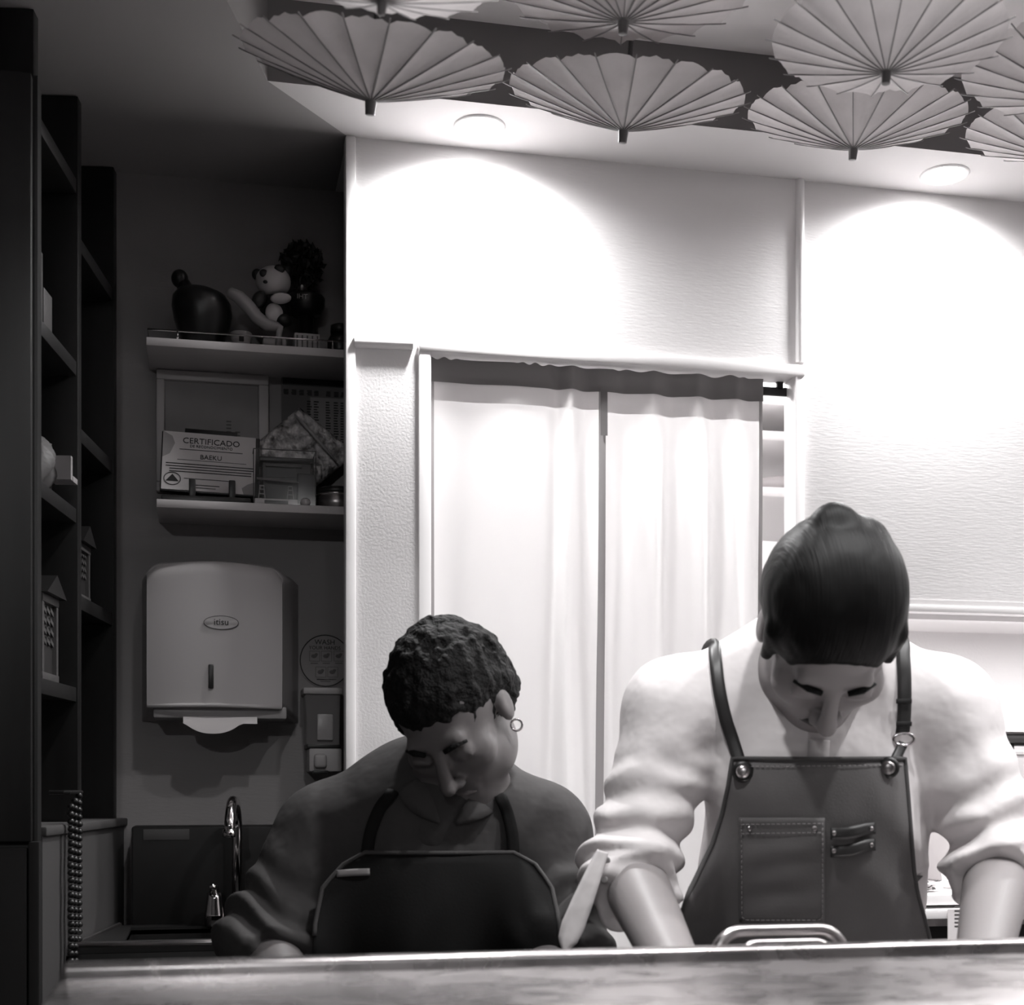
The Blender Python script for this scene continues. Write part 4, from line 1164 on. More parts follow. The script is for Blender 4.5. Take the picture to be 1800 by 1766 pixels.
def noise3(Q, sc, seed=0):
    """smooth value noise in [-1, 1]"""
    q = Q*F4(sc)+F4(seed*17.3); i = np.floor(q); f = q-i; f = f*f*(3-2*f); i = i.astype(np.int64)
    out = np.zeros(len(Q), F4)
    for a in (0, 1):
        for b in (0, 1):
            for c in (0, 1):
                h = (i[:, 0]+a)*374761393+(i[:, 1]+b)*668265263+(i[:, 2]+c)*2147483647
                h = (h ^ (h >> 13))*1274126177; h = (h ^ (h >> 16)) & 0xffff
                out += (h.astype(F4)/32767.5-1)*(f[:, 0] if a else 1-f[:, 0])*(f[:, 1] if b else 1-f[:, 1])*(f[:, 2] if c else 1-f[:, 2])
    return out
CAM = V3(0, 0, EYE)
def march(field, pix, t0=.9, t1=2.6):
    """camera-side surface point of a field for each pixel; nan where it misses"""
    D = np.array([list(at_depth(px, py, 1)-Vector((0, 0, EYE))) for px, py in pix], F4)
    t = np.full(len(D), t0, F4); hit = np.zeros(len(D), bool)
    for _ in range(90):
        d = field(CAM+D*t[:, None]); hit |= d < .0012
        t = np.where(hit | (t > t1), t, t+np.maximum(d*.8, .0008))
    return np.where(hit, t, np.nan), D
def drape(name, field, rows, m, parent, off=.008, nx=40, relax=40, thick=.003, keep=None):
    """cloth laid on a field: rows = [(py, px_left, px_right)], taut between folds"""
    ny = len(rows)
    pix = [(l+(r-l)*i/nx, y) for y, l, r in rows for i in range(nx+1)]
    t, D = march(field, pix); T = t.reshape(ny, nx+1)
    for j in range(ny):                          # fill beyond the silhouette from the nearest hit in the row
        ok = np.where(~np.isnan(T[j]))[0]
        if len(ok):
            for i in range(nx+1):
                if np.isnan(T[j, i]):
                    k = ok[np.argmin(abs(ok-i))]; T[j, i] = T[j, k]+.0035*abs(k-i)**.8
        elif j: T[j] = T[j-1]
    T0 = T.copy()
    for _ in range(relax):
        Sm = T.copy()
        Sm[1:-1] = (T[:-2]+T[2:]+2*T[1:-1])/4
        Sm[:, 1:-1] = (Sm[:, :-2]+Sm[:, 2:]+2*Sm[:, 1:-1])/4
        T = np.minimum(Sm, T0)
    T = T-off
    D3 = D.reshape(ny, nx+1, 3)
    Pts = CAM+D3*T[..., None]
    o = obj(name, MB().grid([[tuple(p) for p in r] for r in Pts]), m, parent, True)
    if thick:
        md = o.modifiers.new('thickness', 'SOLIDIFY'); md.thickness = thick; md.offset = 0
    return o, Pts, T, D3
def ribbon(name, pts, wid, m, parent, nrm, thick=.003, smooth=True):
    """flat strap along pts; nrm = outward direction per point (or one)"""
    pts = [Vector(p) for p in pts]; k = len(pts); P0 = []
    for i, p in enumerate(pts):
        tt = (pts[min(i+1, k-1)]-pts[max(i-1, 0)]).normalized()
        n = Vector(nrm[i] if isinstance(nrm, list) else nrm)
        a = tt.cross(n).normalized()
        w = wid[i] if isinstance(wid, (list, tuple)) else wid
        P0.append([p-a*w/2, p-a*w/6+n*.0006, p+a*w/6+n*.0006, p+a*w/2])
    o = obj(name, MB().grid(P0), m, parent, smooth)
    md = o.modifiers.new('thickness', 'SOLIDIFY'); md.thickness = thick; md.offset = 0
    return o
def catmull(pts, n=6):
    pts = [Vector(p) for p in pts]; out = []
    for i in range(len(pts)-1):
        p0 = pts[max(i-1, 0)]; p1 = pts[i]; p2 = pts[i+1]; p3 = pts[min(i+2, len(pts)-1)]
        for k in range(n):
            t = k/n
            out.append(.5*((2*p1)+(p2-p0)*t+(2*p0-5*p1+4*p2-p3)*t*t+(3*p1-p0-3*p2+p3)*t**3))
    out.append(pts[-1]); return out
def lerp_rows(keys, n):
    """keys [(py, l, r)] -> n interpolated rows"""
    ks = np.array(keys, float); ys = np.linspace(ks[0, 0], ks[-1, 0], n)
    return [(y, np.interp(y, ks[:, 0], ks[:, 1]), np.interp(y, ks[:, 0], ks[:, 2])) for y in ys]

# ------------------------------------------------------------------ a standing cook: one continuous body, clothes and hair as its children
def head_frame(c, pitch, yaw=0, roll=0):
    R = Matrix.Rotation(yaw, 3, 'Z')
    f = R @ Vector((0, -math.cos(pitch), -math.sin(pitch))); u = R @ Vector((0, -math.sin(pitch), math.cos(pitch))); r = R @ Vector((1, 0, 0))
    q = Matrix.Rotation(roll, 3, f)
    r, u = q @ r, q @ u
    def w(x, y, z): return Vector(c)+r*x+f*y+u*z
    return w, np.array([list(r), list(f), list(u)], F4), r, f, u
def add_head(F, hw, HR, k=1.0):
    e = lambda c, r, kk: F.add(elli(hw(*[k*x for x in c]), [k*x for x in r], HR), kk*k)
    e((0, -.012, .035), (.074, .094, .084), .01)
    e((0, .030, -.045), (.058, .060, .074), .03)
    e((0, .062, -.098), (.022, .020, .022), .03)
    for s in (-1, 1):
        e((s*.040, .058, -.018), (.026, .024, .026), .02)
        e((s*.046, .008, -.070), (.020, .036, .030), .025)
    F.add(cone(hw(-.034*k, .078*k, .026*k), hw(.034*k, .078*k, .026*k), .010*k, .010*k), .016*k)
    for s in (-1, 1):
        F.sub(elli(hw(s*.031*k, .098*k, .003*k), (.016*k, .012*k, .009*k), HR), .016*k)
        e((s*.031, .0785, .003), (.0165, .012, .0115), .008)
        F.add(cone(hw(s*.046*k, .086*k, .001*k), hw(s*.018*k, .089*k, -.001*k), .0022*k, .0022*k), .002)
    F.add(cone(hw(0, .088*k, .012*k), hw(0, .112*k, -.032*k), .0075*k, .0115*k), .012*k)
    for s in (-1, 1): e((s*.0125, .098, -.037), (.0085, .010, .0075), .006)
    F.add(cone(hw(-.019*k, .080*k, -.066*k), hw(.019*k, .080*k, -.066*k), .0075*k, .0075*k), .005*k)
    F.add(cone(hw(-.015*k, .079*k, -.078*k), hw(.015*k, .079*k, -.078*k), .0085*k, .0085*k), .005*k)
    F.sub(cone(hw(-.022*k, .089*k, -.0715*k), hw(.022*k, .089*k, -.0715*k), .0018*k, .0018*k), .003)
    for s in (-1, 1):
        e((s*.076, -.008, -.004), (.009, .019, .029), .006)
        F.sub(elli(hw(s*.088*k, -.006*k, .002*k), (.005*k, .012*k, .018*k), HR), .004)
def add_hand(F, wr, dirv, pal, side, curl=1.0, k=1.0, spread=.0):
    """wr wrist, dirv along the forearm, pal palm normal (towards what it holds), side towards the thumb"""
    d = Vector(dirv).normalized(); n = Vector(pal); n = (n-d*n.dot(d)).normalized(); s = d.cross(n)
    if s.dot(Vector(side)) < 0: s = -s
    wr = Vector(wr)
    R = np.array([list(d), list(s), list(n)], F4)
    F.add(elli(wr+d*.045*k, (.054*k, .041*k, .0155*k), R), .018)
    F.add(cone(wr, wr+d*.03*k, .024*k, .022*k), .02)
    for i, (o, L) in enumerate(((.030, .072), (.010, .080), (-.010, .075), (-.029, .060))):
        p = wr+d*(.086-.004*abs(i-1))*k+s*o*k
        F.add(cone(wr+d*.045*k+s*o*.8*k, p, .0115*k, .0100*k), .006)
        a = 0; dd = d+s*(o*spread*8)
        dd.normalize()
        for j, (fr, cu) in enumerate(((.45, .55), (.30, .75), (.25, .5))):
            a += cu*curl*(1+.08*i)
            q = p+(dd*math.cos(a)+n*math.sin(a))*L*fr*k
            F.add(cone(p, q, (.0092-.0008*j)*k, (.0086-.0010*j)*k), .0025); p = q
    p = wr+d*.022*k+s*.028*k
    q = p+(d*.55+s*.75+n*.35).normalized()*.042*k; q2 = q+(d*.85+s*.15+n*.5).normalized()*.032*k; q3 = q2+(d*.85-s*.15+n*.55).normalized()*.026*k
    F.add(cone(wr+d*.025*k+s*.012*k, q, .015*k, .0115*k), .010)
    F.add(cone(q, q2, .0108*k, .0098*k), .003); F.add(cone(q2, q3, .0098*k, .0078*k), .003)

def sleeve_folds(a, b, amp, freq, seed):
    a, b = npv(a), npv(b); ba = b-a; L = float(np.linalg.norm(ba)); ax = ba/L
    def f(Q):
        q = Q-a; t = (q @ ax)
        rad = np.linalg.norm(q-t[:, None]*ax, axis=1)
        w = np.exp(-((t-L*.92)/(.45*L))**2)*np.exp(-(np.maximum(rad-.085, 0)/.03)**2)*(t > -.05)
        n = noise3(Q, 14, seed)
        return (-amp*np.sin(freq*t+3.2*n+seed)*w).astype(F4)
    return f

def build_person(p):
    J = p['J']; g = p.get('girth', 1.0)
    t = thing('person', p['label'], 'person', (J['hip'].x, J['hip'].y, 0))
    hw, HR, hr, hf, hu = head_frame(J['head'], *p['turn'])
    k = p.get('head_scale', 1.0)
    # ---- the body
    F = Field(); add_head(F, hw, HR, k)
    F.add(cone(hw(0, -.028*k, -.055*k), J['neck'], .052*k, .058), .03)
    TP = p['lean']
    RT = np.array([[1, 0, 0], [0, math.cos(TP), -math.sin(TP)], [0, math.sin(TP), math.cos(TP)]], F4)
    T = Field()
    T.add(elli(J['chest'], (.150*g, .105*g, .190), RT), .02)
    T.add(elli(J['belly'], (.138*g, .108*g, .150), None), .06)
    T.add(elli(J['hip'], (.160*g, .115*g, .125), None), .06)
    for s in ('l', 'r'):
        T.add(cone(J['neck'], J['sh_'+s], .046, .048), .05)
        T.add(elli(J['sh_'+s], (.055, .055, .052), None), .04)
    F.add(T, .035)
    for s in ('l', 'r'):
        F.add(cone(J['sh_'+s], J['el_'+s], .052*g, .041*g), .03)
        F.add(cone(J['el_'+s], J['wr_'+s], .043*g, .028*g), .015)
        dv = J['hd_'+s]
        add_hand(F, J['wr_'+s], dv[0], dv[1], dv[2], dv[3], p.get('hand_scale', 1.0))
    for s in (-1, 1):
        h = J['hip']; kn = Vector((h.x+s*.105, h.y-.02, .50)); an = Vector((h.x+s*.11, h.y+.01, .085))
        F.add(cone((h.x+s*.085, h.y, h.z-.05), kn, .088*g, .058*g), .05)
        F.add(cone(kn, an, .056*g, .040), .02)
        F.add(cone(an-Vector((0, -.02, .035)), an+Vector((0, -.15, -.055)), .042, .030), .03)
    lo = (min(J[q].x for q in J if hasattr(J[q], 'x'))-.16, min(J['wr_l'].y, J['wr_r'].y)-.16, .0)
    hi = (max(J[q].x for q in J if hasattr(J[q], 'x'))+.16, J['hip'].y+.22, max(J['head'].z+.2, J['neck'].z+.2))
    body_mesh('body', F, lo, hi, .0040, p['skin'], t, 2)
    # ---- hair
    H = Field()
    p['hair'](H, hw, HR, k)
    hc = J['head']
    body_mesh('hair', H, (hc.x-.16, hc.y-.18, hc.z-.16), (hc.x+.16, hc.y+.20, hc.z+.20), .0026, p['hair_mat'], t, 1)
    # ---- brows and lips
    for s in (-1, 1):
        obj('eyebrow', MB().tube([hw(s*.015*k, .0935*k, .0215*k), hw(s*.031*k, .0910*k, .027*k), hw(s*.047*k, .079*k, .022*k)], [.0035, .0042, .0022], 8), p['hair_mat'], t, True)
    obj('lips', MB().tube([hw(-.020*k, .0845*k, -.0715*k), hw(-.008*k, .0885*k, -.0690*k), hw(.008*k, .0885*k, -.0690*k), hw(.020*k, .0845*k, -.0715*k)], [.002, .0042, .0042, .002], 8), M['lip'], t, True)
    # ---- shirt
    Sh = Field()
    Sh.add(elli(J['chest'], (.163*g, .120*g, .200), RT), .02)
    Sh.add(elli(J['belly'], (.150*g, .122*g, .160), None), .06)
    Sh.add(elli(J['hip'], (.168*g, .126*g, .120), None), .06)
    for s in ('l', 'r'):
        Sh.add(cone(J['neck'], J['sh_'+s], .061, .060), .05)
    a0, a1, a2 = p['sleeve']
    for s in ('l', 'r'):
        A_ = Field(); A_.add(elli(J['sh_'+s], (.066, .066, .062), None), .03)
        A_.add(cone(J['sh_'+s], J['el_'+s], a0, a1), .03)
        e_, w_ = J['el_'+s], J['wr_'+s]
        hem = e_+(w_-e_)*p['hem'][s]
        A_.add(cone(e_, e_+(w_-e_)*.6, a1, a2), .03)
        A_.cut(half(hem, w_-e_), .004)
        A_.warp(sleeve_folds(J['sh_'+s], J['el_'+s], p.get('fold', .006), 125, 1.3 if s == 'l' else 2.9))
        Sh.add(A_, .022)
        if p.get('roll'):                         # rolled cuff
            ax = (w_-e_).normalized()
            for q0, q1, ex in ((hem-ax*.050, hem-ax*.003, .004),):
                Cf = Field(); Cf.add(cone(q0-ax*.04, q1+ax*.05, a2+ex+.006, a2+ex), 0)
                Cf.cut(half(q1, ax), .004); Cf.cut(half(q0, -ax), .004)
                Sh.add(Cf, .003)
    Sh.sub(cone(hw(0, .02*k, -.09*k), J['neck']+Vector((0, -.045, .035)), .052, .050), .012)      # open neck
    Sh.warp(lambda Q: (.0035*noise3(Q, 9, 3)+.0022*noise3(Q*V3(1, 1, .45), 26, 5)+p.get('drape_amp', .004)*np.sin(70*(Q[:, 0]-J['chest'].x)*np.sign(Q[:, 0]-J['chest'].x)*.7+40*Q[:, 2]+4*noise3(Q, 8, 8))*np.exp(-((Q[:, 2]-J['belly'].z)/.16)**2)).astype(F4))
    slo = (min(J['el_l'].x, J['sh_l'].x)-.12, min(J['el_l'].y, J['el_r'].y, J['wr_l'].y, J['wr_r'].y)-.10, J['hip'].z-.16)
    shi = (max(J['el_r'].x, J['sh_r'].x)+.12, J['hip'].y+.22, J['neck'].z+.12)
    shirt = body_mesh('shirt', Sh, slo, shi, .0042, p['shirt'], t, 1)
    # ---- collar
    nd = (hw(0, -.03*k, -.06*k)-J['neck']).normalized()
    Cb = Field(); c0 = J['neck']+Vector((0, -.012, -.004))
    Cb.add(cone(c0-nd*.05, c0+nd*.062, .073, .064), 0); Cb.sub(cone(c0-nd*.08, c0+nd*.10, .0685, .0595), .001)
    Cb.cut(half(c0+nd*.034, nd), .003)
    body_mesh('collar', Cb, tuple(c0-Vector((.12, .12, .1))), tuple(c0+Vector((.12, .12, .14))), .0024, p['shirt'], t, 1)
    # ---- trousers and shoes (behind the counter)
    Tr = Field()
    Tr.add(elli(J['hip']-Vector((0, 0, .03)), (.172*g, .130*g, .12), None), .02)
    for s in (-1, 1):
        h = J['hip']; kn = Vector((h.x+s*.105, h.y-.02, .50)); an = Vector((h.x+s*.11, h.y+.01, .09))
        Tr.add(cone((h.x+s*.085, h.y, h.z-.05), kn, .102*g, .076*g), .04); Tr.add(cone(kn, an, .076*g, .066), .03)
    Tr.cut(half((0, 0, .075), (0, 0, -1)), .004); Tr.cut(half(J['hip']+Vector((0, 0, .06)), (0, 0, 1)), .004)
    body_mesh('trousers', Tr, (J['hip'].x-.32, J['hip'].y-.25, .04), (J['hip'].x+.32, J['hip'].y+.25, J['hip'].z+.15), .008, M['trousers'], t, 1)
    for s in (-1, 1):
        an = Vector((J['hip'].x+s*.11, J['hip'].y+.01, .09))
        So = Field(); So.add(cone(an-Vector((0, -.03, .035)), an+Vector((0, -.16, -.045)), .055, .042), .03); So.add(cone(an, an-Vector((0, 0, .03)), .053, .053), .02)
        So.cut(half((0, 0, .003), (0, 0, -1)), .003); So.cut(half((0, 0, .115), (0, 0, 1)), .003)
        body_mesh('shoe', So, (an.x-.1, an.y-.26, -.01), (an.x+.1, an.y+.12, .14), .007, M['black'], t, 1)
    return t, Sh, F, hw, HR, k

D = at_depth
# ---- the cook at the right: white shirt, denim apron, head bowed
def hair_slick(H, hw, HR, k):
    H.add(elli(hw(0, -.020*k, .046*k), (.084*k, .103*k, .090*k), HR), .02)
    H.add(elli(hw(0, -.055*k, .0*k), (.076*k, .065*k, .085*k), HR), .03)
    H.sub(elli(hw(0, .108*k, -.028*k), (.080*k, .072*k, .100*k), HR), .008)          # bare face
    H.sub(cone(hw(-.09*k, .02*k, -.10*k), hw(.09*k, .02*k, -.10*k), .058*k, .058*k), .012)
    for s in (-1, 1):
        H.sub(elli(hw(s*.088*k, -.012*k, -.014*k), (.020*k, .024*k, .036*k), HR), .006)  # round the ears
        H.add(cone(hw(s*.070*k, .026*k, .045*k), hw(s*.072*k, .026*k, -.012*k), .012*k, .007*k), .012)   # sideburns
    H.add(elli(hw(-.010*k, -.082*k, .104*k), (.027*k, .026*k, .024*k), HR), .010).add(elli(hw(.030*k, -.078*k, .085*k), (.022*k, .022*k, .020*k), HR), .012)      # bun
    c = npv(hw(0, 0, 0)); r = HR
    def comb(Q):
        q = (Q-c) @ r.T
        a = np.arctan2(q[:, 0], q[:, 2]+.12)
        return (-.0005*np.abs(np.sin(a*34+2.0*noise3(Q, 30, 4)))+.0004*noise3(Q, 60, 2)).astype(F4)
    H.warp(comb)
man = dict(
    label='cook in a white shirt and charcoal apron with bowed head and tied black hair', turn=(1.17, -.34, -.10), lean=.30,
    J=dict(head=D(1456, 1110, 1.700), neck=D(1443, 1144, 1.835), chest=D(1435, 1330, 1.870), belly=D(1425, 1560, 1.90), hip=D(1425, 1800, 1.94),
           sh_l=D(1192, 1250, 1.84), sh_r=D(1655, 1246, 1.84), el_l=D(1108, 1535, 1.79), el_r=D(1758, 1520, 1.79), wr_l=D(1196, 1722, 1.55), wr_r=D(1722, 1716, 1.56),
           hd_l=((.35, -.55, -.30), (0, .1, -1), (1, 0, 0), .8), hd_r=((-.10, -.85, -.35), (0, .1, -1), (-1, 0, 0), .8)),
    skin=M['skin'], hair=hair_slick, hair_mat=M['hair'], shirt=M['shirt'], sleeve=(.066, .055, .050), hem=dict(l=.20, r=.22), roll=True, fold=.006, girth=1.0)
t, Sh, Fb, hw, HR, hk = build_person(man)
MAN = t
# beard and moustache
Bd = Field()
Bd.add(elli(hw(0, .062, -.098), (.030, .0235, .0265), HR), .01)
Bd.sub(cone(hw(-.024, .104, -.073), hw(.024, .104, -.073), .017, .017), .006)
Bd.warp(lambda Q: (.0016*noise3(Q, 260, 1)).astype(F4))
hc = man['J']['head']
body_mesh('beard', Bd, tuple(hc-Vector((.16, .2, .2))), tuple(hc+Vector((.16, .16, .14))), .0026, M['beard'], t, 1)
obj('moustache', MB().tube([hw(-.024, .082, -.070), hw(-.012, .093, -.058), hw(0, .0955, -.0555), hw(.012, .093, -.058), hw(.024, .082, -.070)], [.002, .0045, .004, .0045, .002], 8), M['beard'], t, True)
# apron bib and skirt
rows = lerp_rows([(1333, 1286, 1592), (1380, 1279, 1596), (1430, 1268, 1600), (1480, 1252, 1604), (1530, 1228, 1608), (1570, 1208, 1614), (1620, 1192, 1628), (1700, 1180, 1648), (1900, 1165, 1665), (2300, 1150, 1690)], 60)
ap, Pts, Tt, D3 = drape('apron_bib', Sh, rows, M['denim'], t, .009, 44, 60)
def on_apron(px, py, off):
    """point of the apron under a pixel, raised by off"""
    ys = np.array([r[0] for r in rows]); j = int(np.clip(np.searchsorted(ys, py)-1, 0, len(rows)-2)); f = (py-ys[j])/(ys[j+1]-ys[j])
    def row(j):
        s = (px-rows[j][1])/(rows[j][2]-rows[j][1])*44; i = int(np.clip(math.floor(s), 0, 43)); u = s-i
        return Tt[j, i]*(1-u)+Tt[j, i+1]*u
    return at_depth(px, py, float(row(j)*(1-f)+row(j+1)*f-off))
toc = (Vector((0, 0, EYE))-man['J']['chest']).normalized()
def apron_line(pts, off, step=10):
    out = []
    for (x0_, y0_), (x1_, y1_) in zip(pts, pts[1:]):
        n = max(1, int(math.hypot(x1_-x0_, y1_-y0_)/step))
        out += [on_apron(x0_+(x1_-x0_)*i/n, y0_+(y1_-y0_)*i/n, off) for i in range(n)]
    out.append(on_apron(*pts[-1], off)); return out
hemp = [(r[1]+1.5, r[0]) for r in rows[:22]][::-1]+[(1440, 1334)]+[(r[2]-1.5, r[0]) for r in rows[:22]]
obj('bib_binding', MB().tube(apron_line(hemp, .002), .0030, 8), M['denim_edge'], t, True)
def dashes(name, pts, off, par, gap=9, ln=6):
    mb = MB(); L = [0]
    for (a, b) in zip(pts, pts[1:]): L.append(L[-1]+math.hypot(b[0]-a[0], b[1]-a[1]))
    X = [q[0] for q in pts]; Y2 = [q[1] for q in pts]; s = 0
    while s+ln < L[-1]:
        a = on_apron(np.interp(s, L, X), np.interp(s, L, Y2), off); b = on_apron(np.interp(s+ln, L, X), np.interp(s+ln, L, Y2), off)
        mb.tube([a, b], .00055, 5); s += gap
    o = obj(name, mb, M['stitch'], par, True); o['kind'] = 'stuff'; return o
dashes('top_stitching', [(1292, 1347), (1440, 1346), (1588, 1344)], .0035, ap)
# chest pocket
prow = lerp_rows([(1437, 1299, 1450), (1620, 1300, 1449)], 24)
G = [[tuple(on_apron(l+(r-l)*i/16, y, .0040+.0025*math.sin((y-1437)/183*PI*7+i*.15)*(.2 if y < 1470 else 1)*math.sin(PI*i/16)*.6)) for i in range(17)] for y, l, r in prow]
pk = obj('chest_pocket', MB().grid(G), M['denim'], t, True)
md = pk.modifiers.new('thickness', 'SOLIDIFY'); md.thickness = .0025; md.offset = 0
dashes('pocket_stitching', [(1303, 1440), (1304, 1612), (1312, 1617), (1440, 1617), (1446, 1611), (1446, 1440)], .0062, pk)
dashes('pocket_stitching', [(1302, 1449), (1447, 1447)], .0066, pk); dashes('pocket_stitching', [(1302, 1465), (1447, 1463)], .0066, pk)
for px in (1318, 1432): obj('rivet', MB().ell(on_apron(px, 1456, .006), (.0035, .0020, .0035)), M['tin'], pk, True)
# two leather tool loops
for y0_, y1_ in ((1463, 1455), (1494, 1484)):
    pts = catmull([on_apron(1460, y0_+2, .004), on_apron(1480, y0_+2, .009), on_apron(1500, (y0_+y1_)/2+3, .012), on_apron(1520, y1_+2, .009), on_apron(1538, y1_, .004)], 4)
    lp = ribbon('tool_loop', pts, .0145, M['leather'], t, toc, .0022)
    for px, py in ((1466, y0_+1), (1532, y1_+1)): obj('rivet', MB().ell(on_apron(px, py, .0085), (.0030, .0018, .0030)), M['tin'], lp, True)
# snap buttons on washers
def on_cloth(px, py, off): 
    for _ in range(12):
        tt, DD = march(Sh, [(px, py)])
        if not np.isnan(tt[0]): break
        py += 4
    return at_depth(px, py, float(tt[0])-off)
fac = toc.to_track_quat('Z', 'Y').to_matrix().to_4x4()
for px, py, mt in ((1306, 1356, 'white'), (1561, 1349, 'tin')):
    c = on_apron(px, py, .003)
    b = obj('washer', MB().lathe([(0, 0), (.0135, 0), (.0135, .003), (.009, .004), (0, .004)], (0, 0, 0), 24, mx=Matrix.Translation(c) @ fac), M['black'], t, True)
    obj('snap_button', MB().lathe([(.0085, .004), (.0080, .0065), (.004, .0078), (0, .0080)], (0, 0, 0), 20, mx=Matrix.Translation(c) @ fac), M[mt if mt == 'tin' else 'brushed'], b, True)
# shoulder straps
def strap(pix, wid, name, tail):
    pts = [on_cloth(px, py, .005) for px, py in pix]
    pts = tail(pts[0])+pts
    pts = catmull(pts, 5)
    nr = [Vector((0, -.75, .66)) if i < 6 else toc for i in range(len(pts))]
    return ribbon(name, pts, wid, M['leather'], t, nr, .0028)
bk = lambda p: [p+Vector((.02, .13, -.09)), p+Vector((.008, .055, -.014))]
strap([(1254, 1132), (1258, 1160), (1264, 1210), (1275, 1260), (1288, 1300), (1300, 1338)], .0155, 'shoulder_strap', bk)
bk2 = lambda p: [p+Vector((-.02, .13, -.09)), p+Vector((-.008, .055, -.014))]
strap([(1582, 1122), (1588, 1160), (1590, 1210), (1589, 1260), (1586, 1290)], .0165, 'shoulder_strap', bk2)
strap([(1588, 1306), (1580, 1322), (1570, 1342)], .012, 'strap_end', lambda p: [])
c = on_cloth(1588, 1299, .007)
obj('ring_buckle', MB().tube([c+fac.to_3x3() @ Vector((.0125*math.cos(a), .0075*math.sin(a), 0)) for a in [i*2*PI/20 for i in range(20)]], .0021, 8, closed=True), M['chrome'], t, True)
for py in (1232, 1272):
    c = on_cloth(1589, py, .0085)
    obj('strap_keeper', MB().box(-.0095, .0095, -.003, .003, -.001, .0012, .0006, mx=Matrix.Translation(c) @ fac), M['black'], t)
# waist tie
pts = [on_cloth(px, py, .005) for px, py in ((1222, 1512), (1232, 1532), (1240, 1552))]
ribbon('waist_tie', pts, .011, M['denim'], t, toc, .002)
pts = [on_cloth(px, py, .005) for px, py in ((1640, 1532), (1622, 1540), (1608, 1545))]
ribbon('waist_tie', pts, .010, M['denim'], t, toc, .002)
# placket and its buttons
pts = catmull([on_cloth(1440, 1300, .002), on_cloth(1439, 1318, .002), on_cloth(1438, 1340, .002)], 4)
ribbon('shirt_placket', pts, .026, M['shirt'], t, toc, .0016)
# sleeve tab hanging from the rolled cuff, with two buttons on the sleeve
tq, _ = march(Sh, [(1062, 1512)]); d0 = float(tq[0])-.004
tab = [D(1060, 1496, d0-.001), D(1046, 1530, d0-.006), D(1026, 1580, d0-.012), D(1008, 1625, d0-.016), D(998, 1652, d0-.018), D(993, 1668, d0-.018)]
tw = [.014, .020, .026, .029, .024, .006]
ribbon('sleeve_tab', catmull(tab, 6), [float(np.interp(i, range(0, 31, 6), tw)) for i in range(31)], M['shirt'], t, Vector((-.55, -.83, .1)), .003)
for px, py in ((1066, 1512), (1062, 1546)):
    obj('sleeve_button', MB().lathe([(0, 0), (.0048, 0), (.0048, .0012), (.003, .0016), (0, .0012)], (0, 0, 0), 16, mx=Matrix.Translation(on_cloth(px, py, .0005)) @ Vector((-.3, -.95, 0)).to_track_quat('Z', 'Y').to_matrix().to_4x4()), M['plastic_side'], t, True)

# ---- the cook at the left: dark shirt, black apron, curly hair, leaning over
def hair_curly(H, hw, HR, k):
    H.add(elli(hw(0, -.020*k, .046*k), (.080*k, .100*k, .086*k), HR), .02)
    H.add(elli(hw(0, -.055*k, .0*k), (.084*k, .070*k, .085*k), HR), .03)
    H.sub(elli(hw(0, .106*k, -.034*k), (.082*k, .074*k, .098*k), HR), .010)
    H.sub(cone(hw(-.10*k, .03*k, -.10*k), hw(.10*k, .03*k, -.10*k), .060*k, .060*k), .012)
    for s in (-1, 1): H.sub(elli(hw(s*.092*k, -.006*k, -.014*k), (.022*k, .026*k, .034*k), HR), .006)
    H.warp(lambda Q: (.0035*noise3(Q, 48, 6)+.0035*noise3(Q, 120, 9)).astype(F4))
lady = dict(
    label='cook in a dark shirt and black apron with short curly dark hair, bending down', turn=(.86, -.46, .22), lean=.28,
    J=dict(head=D(798, 1256, 1.86), neck=D(785, 1395, 1.93), chest=D(770, 1530, 1.97), belly=D(765, 1700, 1.99), hip=D(765, 1880, 2.03),
           sh_l=D(580, 1468, 1.95), sh_r=D(945, 1474, 1.95), el_l=D(470, 1655, 1.90), el_r=D(985, 1660, 1.88), wr_l=D(520, 1790, 1.70), wr_r=D(930, 1790, 1.68),
           hd_l=((.35, -.75, -.25), (0, .1, -1), (1, 0, 0), .7), hd_r=((-.35, -.75, -.25), (0, .1, -1), (-1, 0, 0), .7)),
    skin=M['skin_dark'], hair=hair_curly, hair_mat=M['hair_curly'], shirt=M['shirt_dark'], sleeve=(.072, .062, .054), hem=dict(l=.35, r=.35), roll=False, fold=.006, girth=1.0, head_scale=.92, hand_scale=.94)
t, Sh, Fb, hw, HR, hk = build_person(lady)
rows = lerp_rows([(1498, 640, 905), (1520, 600, 945), (1560, 565, 972), (1620, 552, 985), (1700, 548, 990), (2000, 540, 1000), (2400, 530, 1010)], 44)
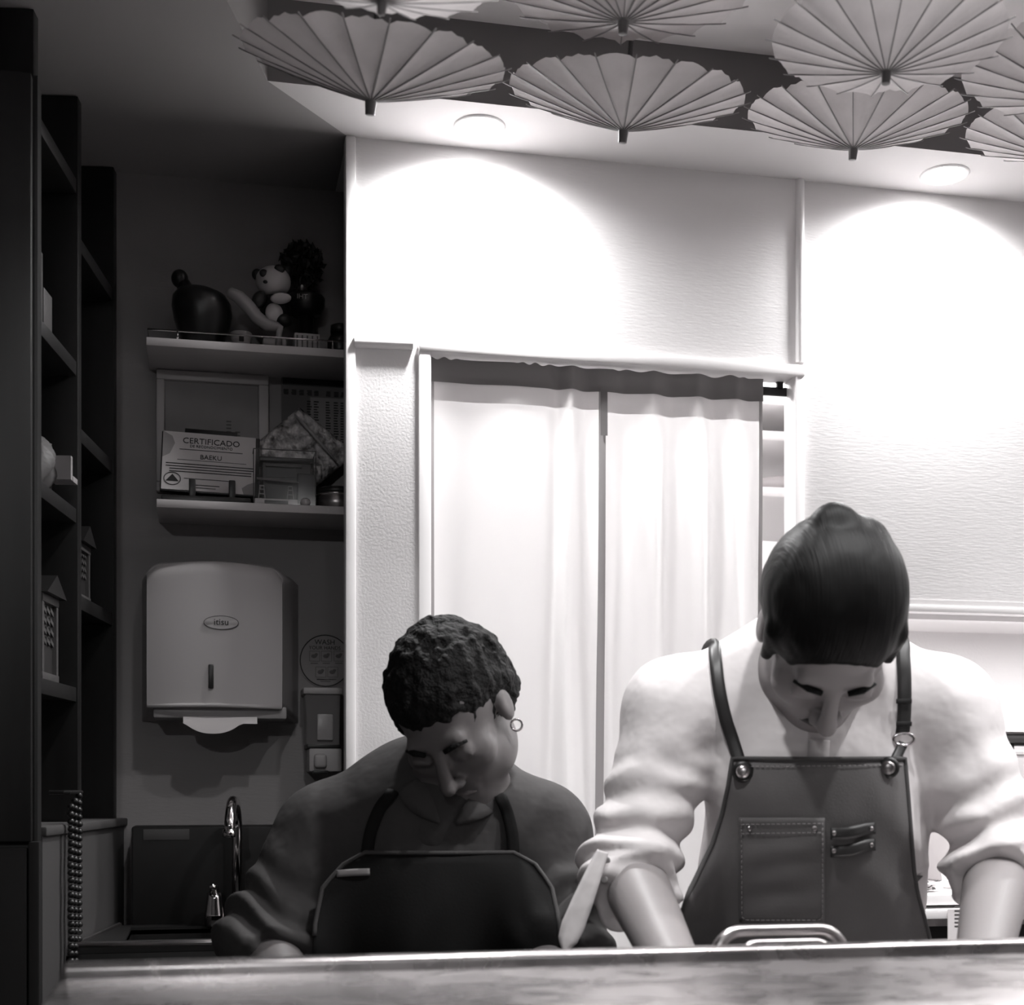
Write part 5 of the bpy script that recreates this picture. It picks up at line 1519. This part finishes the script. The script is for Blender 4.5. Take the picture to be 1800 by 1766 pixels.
toc = (Vector((0, 0, EYE))-lady['J']['chest']).normalized()
ap, Pts, Tt, D3 = drape('apron_bib', Sh, rows, M['apron_black'], t, .009, 44, 60)
obj('bib_binding', MB().tube(apron_line([(r[1]+2, r[0]) for r in rows[:8]][::-1]+[(770, 1499)]+[(r[2]-2, r[0]) for r in rows[:8]], .002), .0030, 8), M['denim_edge'], t, True)
for pix in ([(690, 1392), (668, 1420), (652, 1460), (645, 1500)], [(880, 1400), (892, 1430), (900, 1465), (902, 1500)]):
    pts = [on_cloth(px, py, .005) for px, py in pix]
    ribbon('apron_strap', catmull([pts[0]+Vector((.01, .07, .01))]+pts, 5), .016, M['apron_black'], t, toc, .0025)
pts_tag = catmull([on_apron(592, 1535, .003), on_apron(622, 1533, .004), on_apron(650, 1532, .003)], 4)
for pix in ([(716, 1378), (738, 1408), (772, 1446)], [(872, 1388), (842, 1416), (800, 1448)]):
    pts = catmull([on_cloth(px, py, .004) for px, py in pix], 5)
    ribbon('collar_lapel', pts, [.030, .032, .034, .036, .036, .034, .030, .024, .016, .008, .003], M['shirt_dark'], t, toc, .003)
ribbon('name_tag', pts_tag, .009, M['plastic_side'], t, toc, .0015)
e = hw(.082*hk, -.004*hk, -.036*hk)
obj('earring', MB().tube([e+Vector((.0075*math.cos(a), 0, .0075*math.sin(a)-.006)) for a in [i*2*PI/18 for i in range(18)]], .0016, 8, closed=True), M['chrome'], t, True)

# ------------------------------------------------------------------ lettering curves become plain meshes
bpy.context.view_layer.update()
dg = bpy.context.evaluated_depsgraph_get()
for o in [o for o in bpy.data.objects if o.type == 'FONT']:
    me = bpy.data.meshes.new_from_object(o.evaluated_get(dg))
    n = bpy.data.objects.new('lettering', me); COL.objects.link(n)
    n.parent = o.parent; n.matrix_parent_inverse = o.matrix_parent_inverse.copy()
    n.location = o.location; n.rotation_euler = o.rotation_euler
    cu = o.data; bpy.data.objects.remove(o); bpy.data.curves.remove(cu)
for o in bpy.data.objects:
    if '_local' in o: del o['_local']
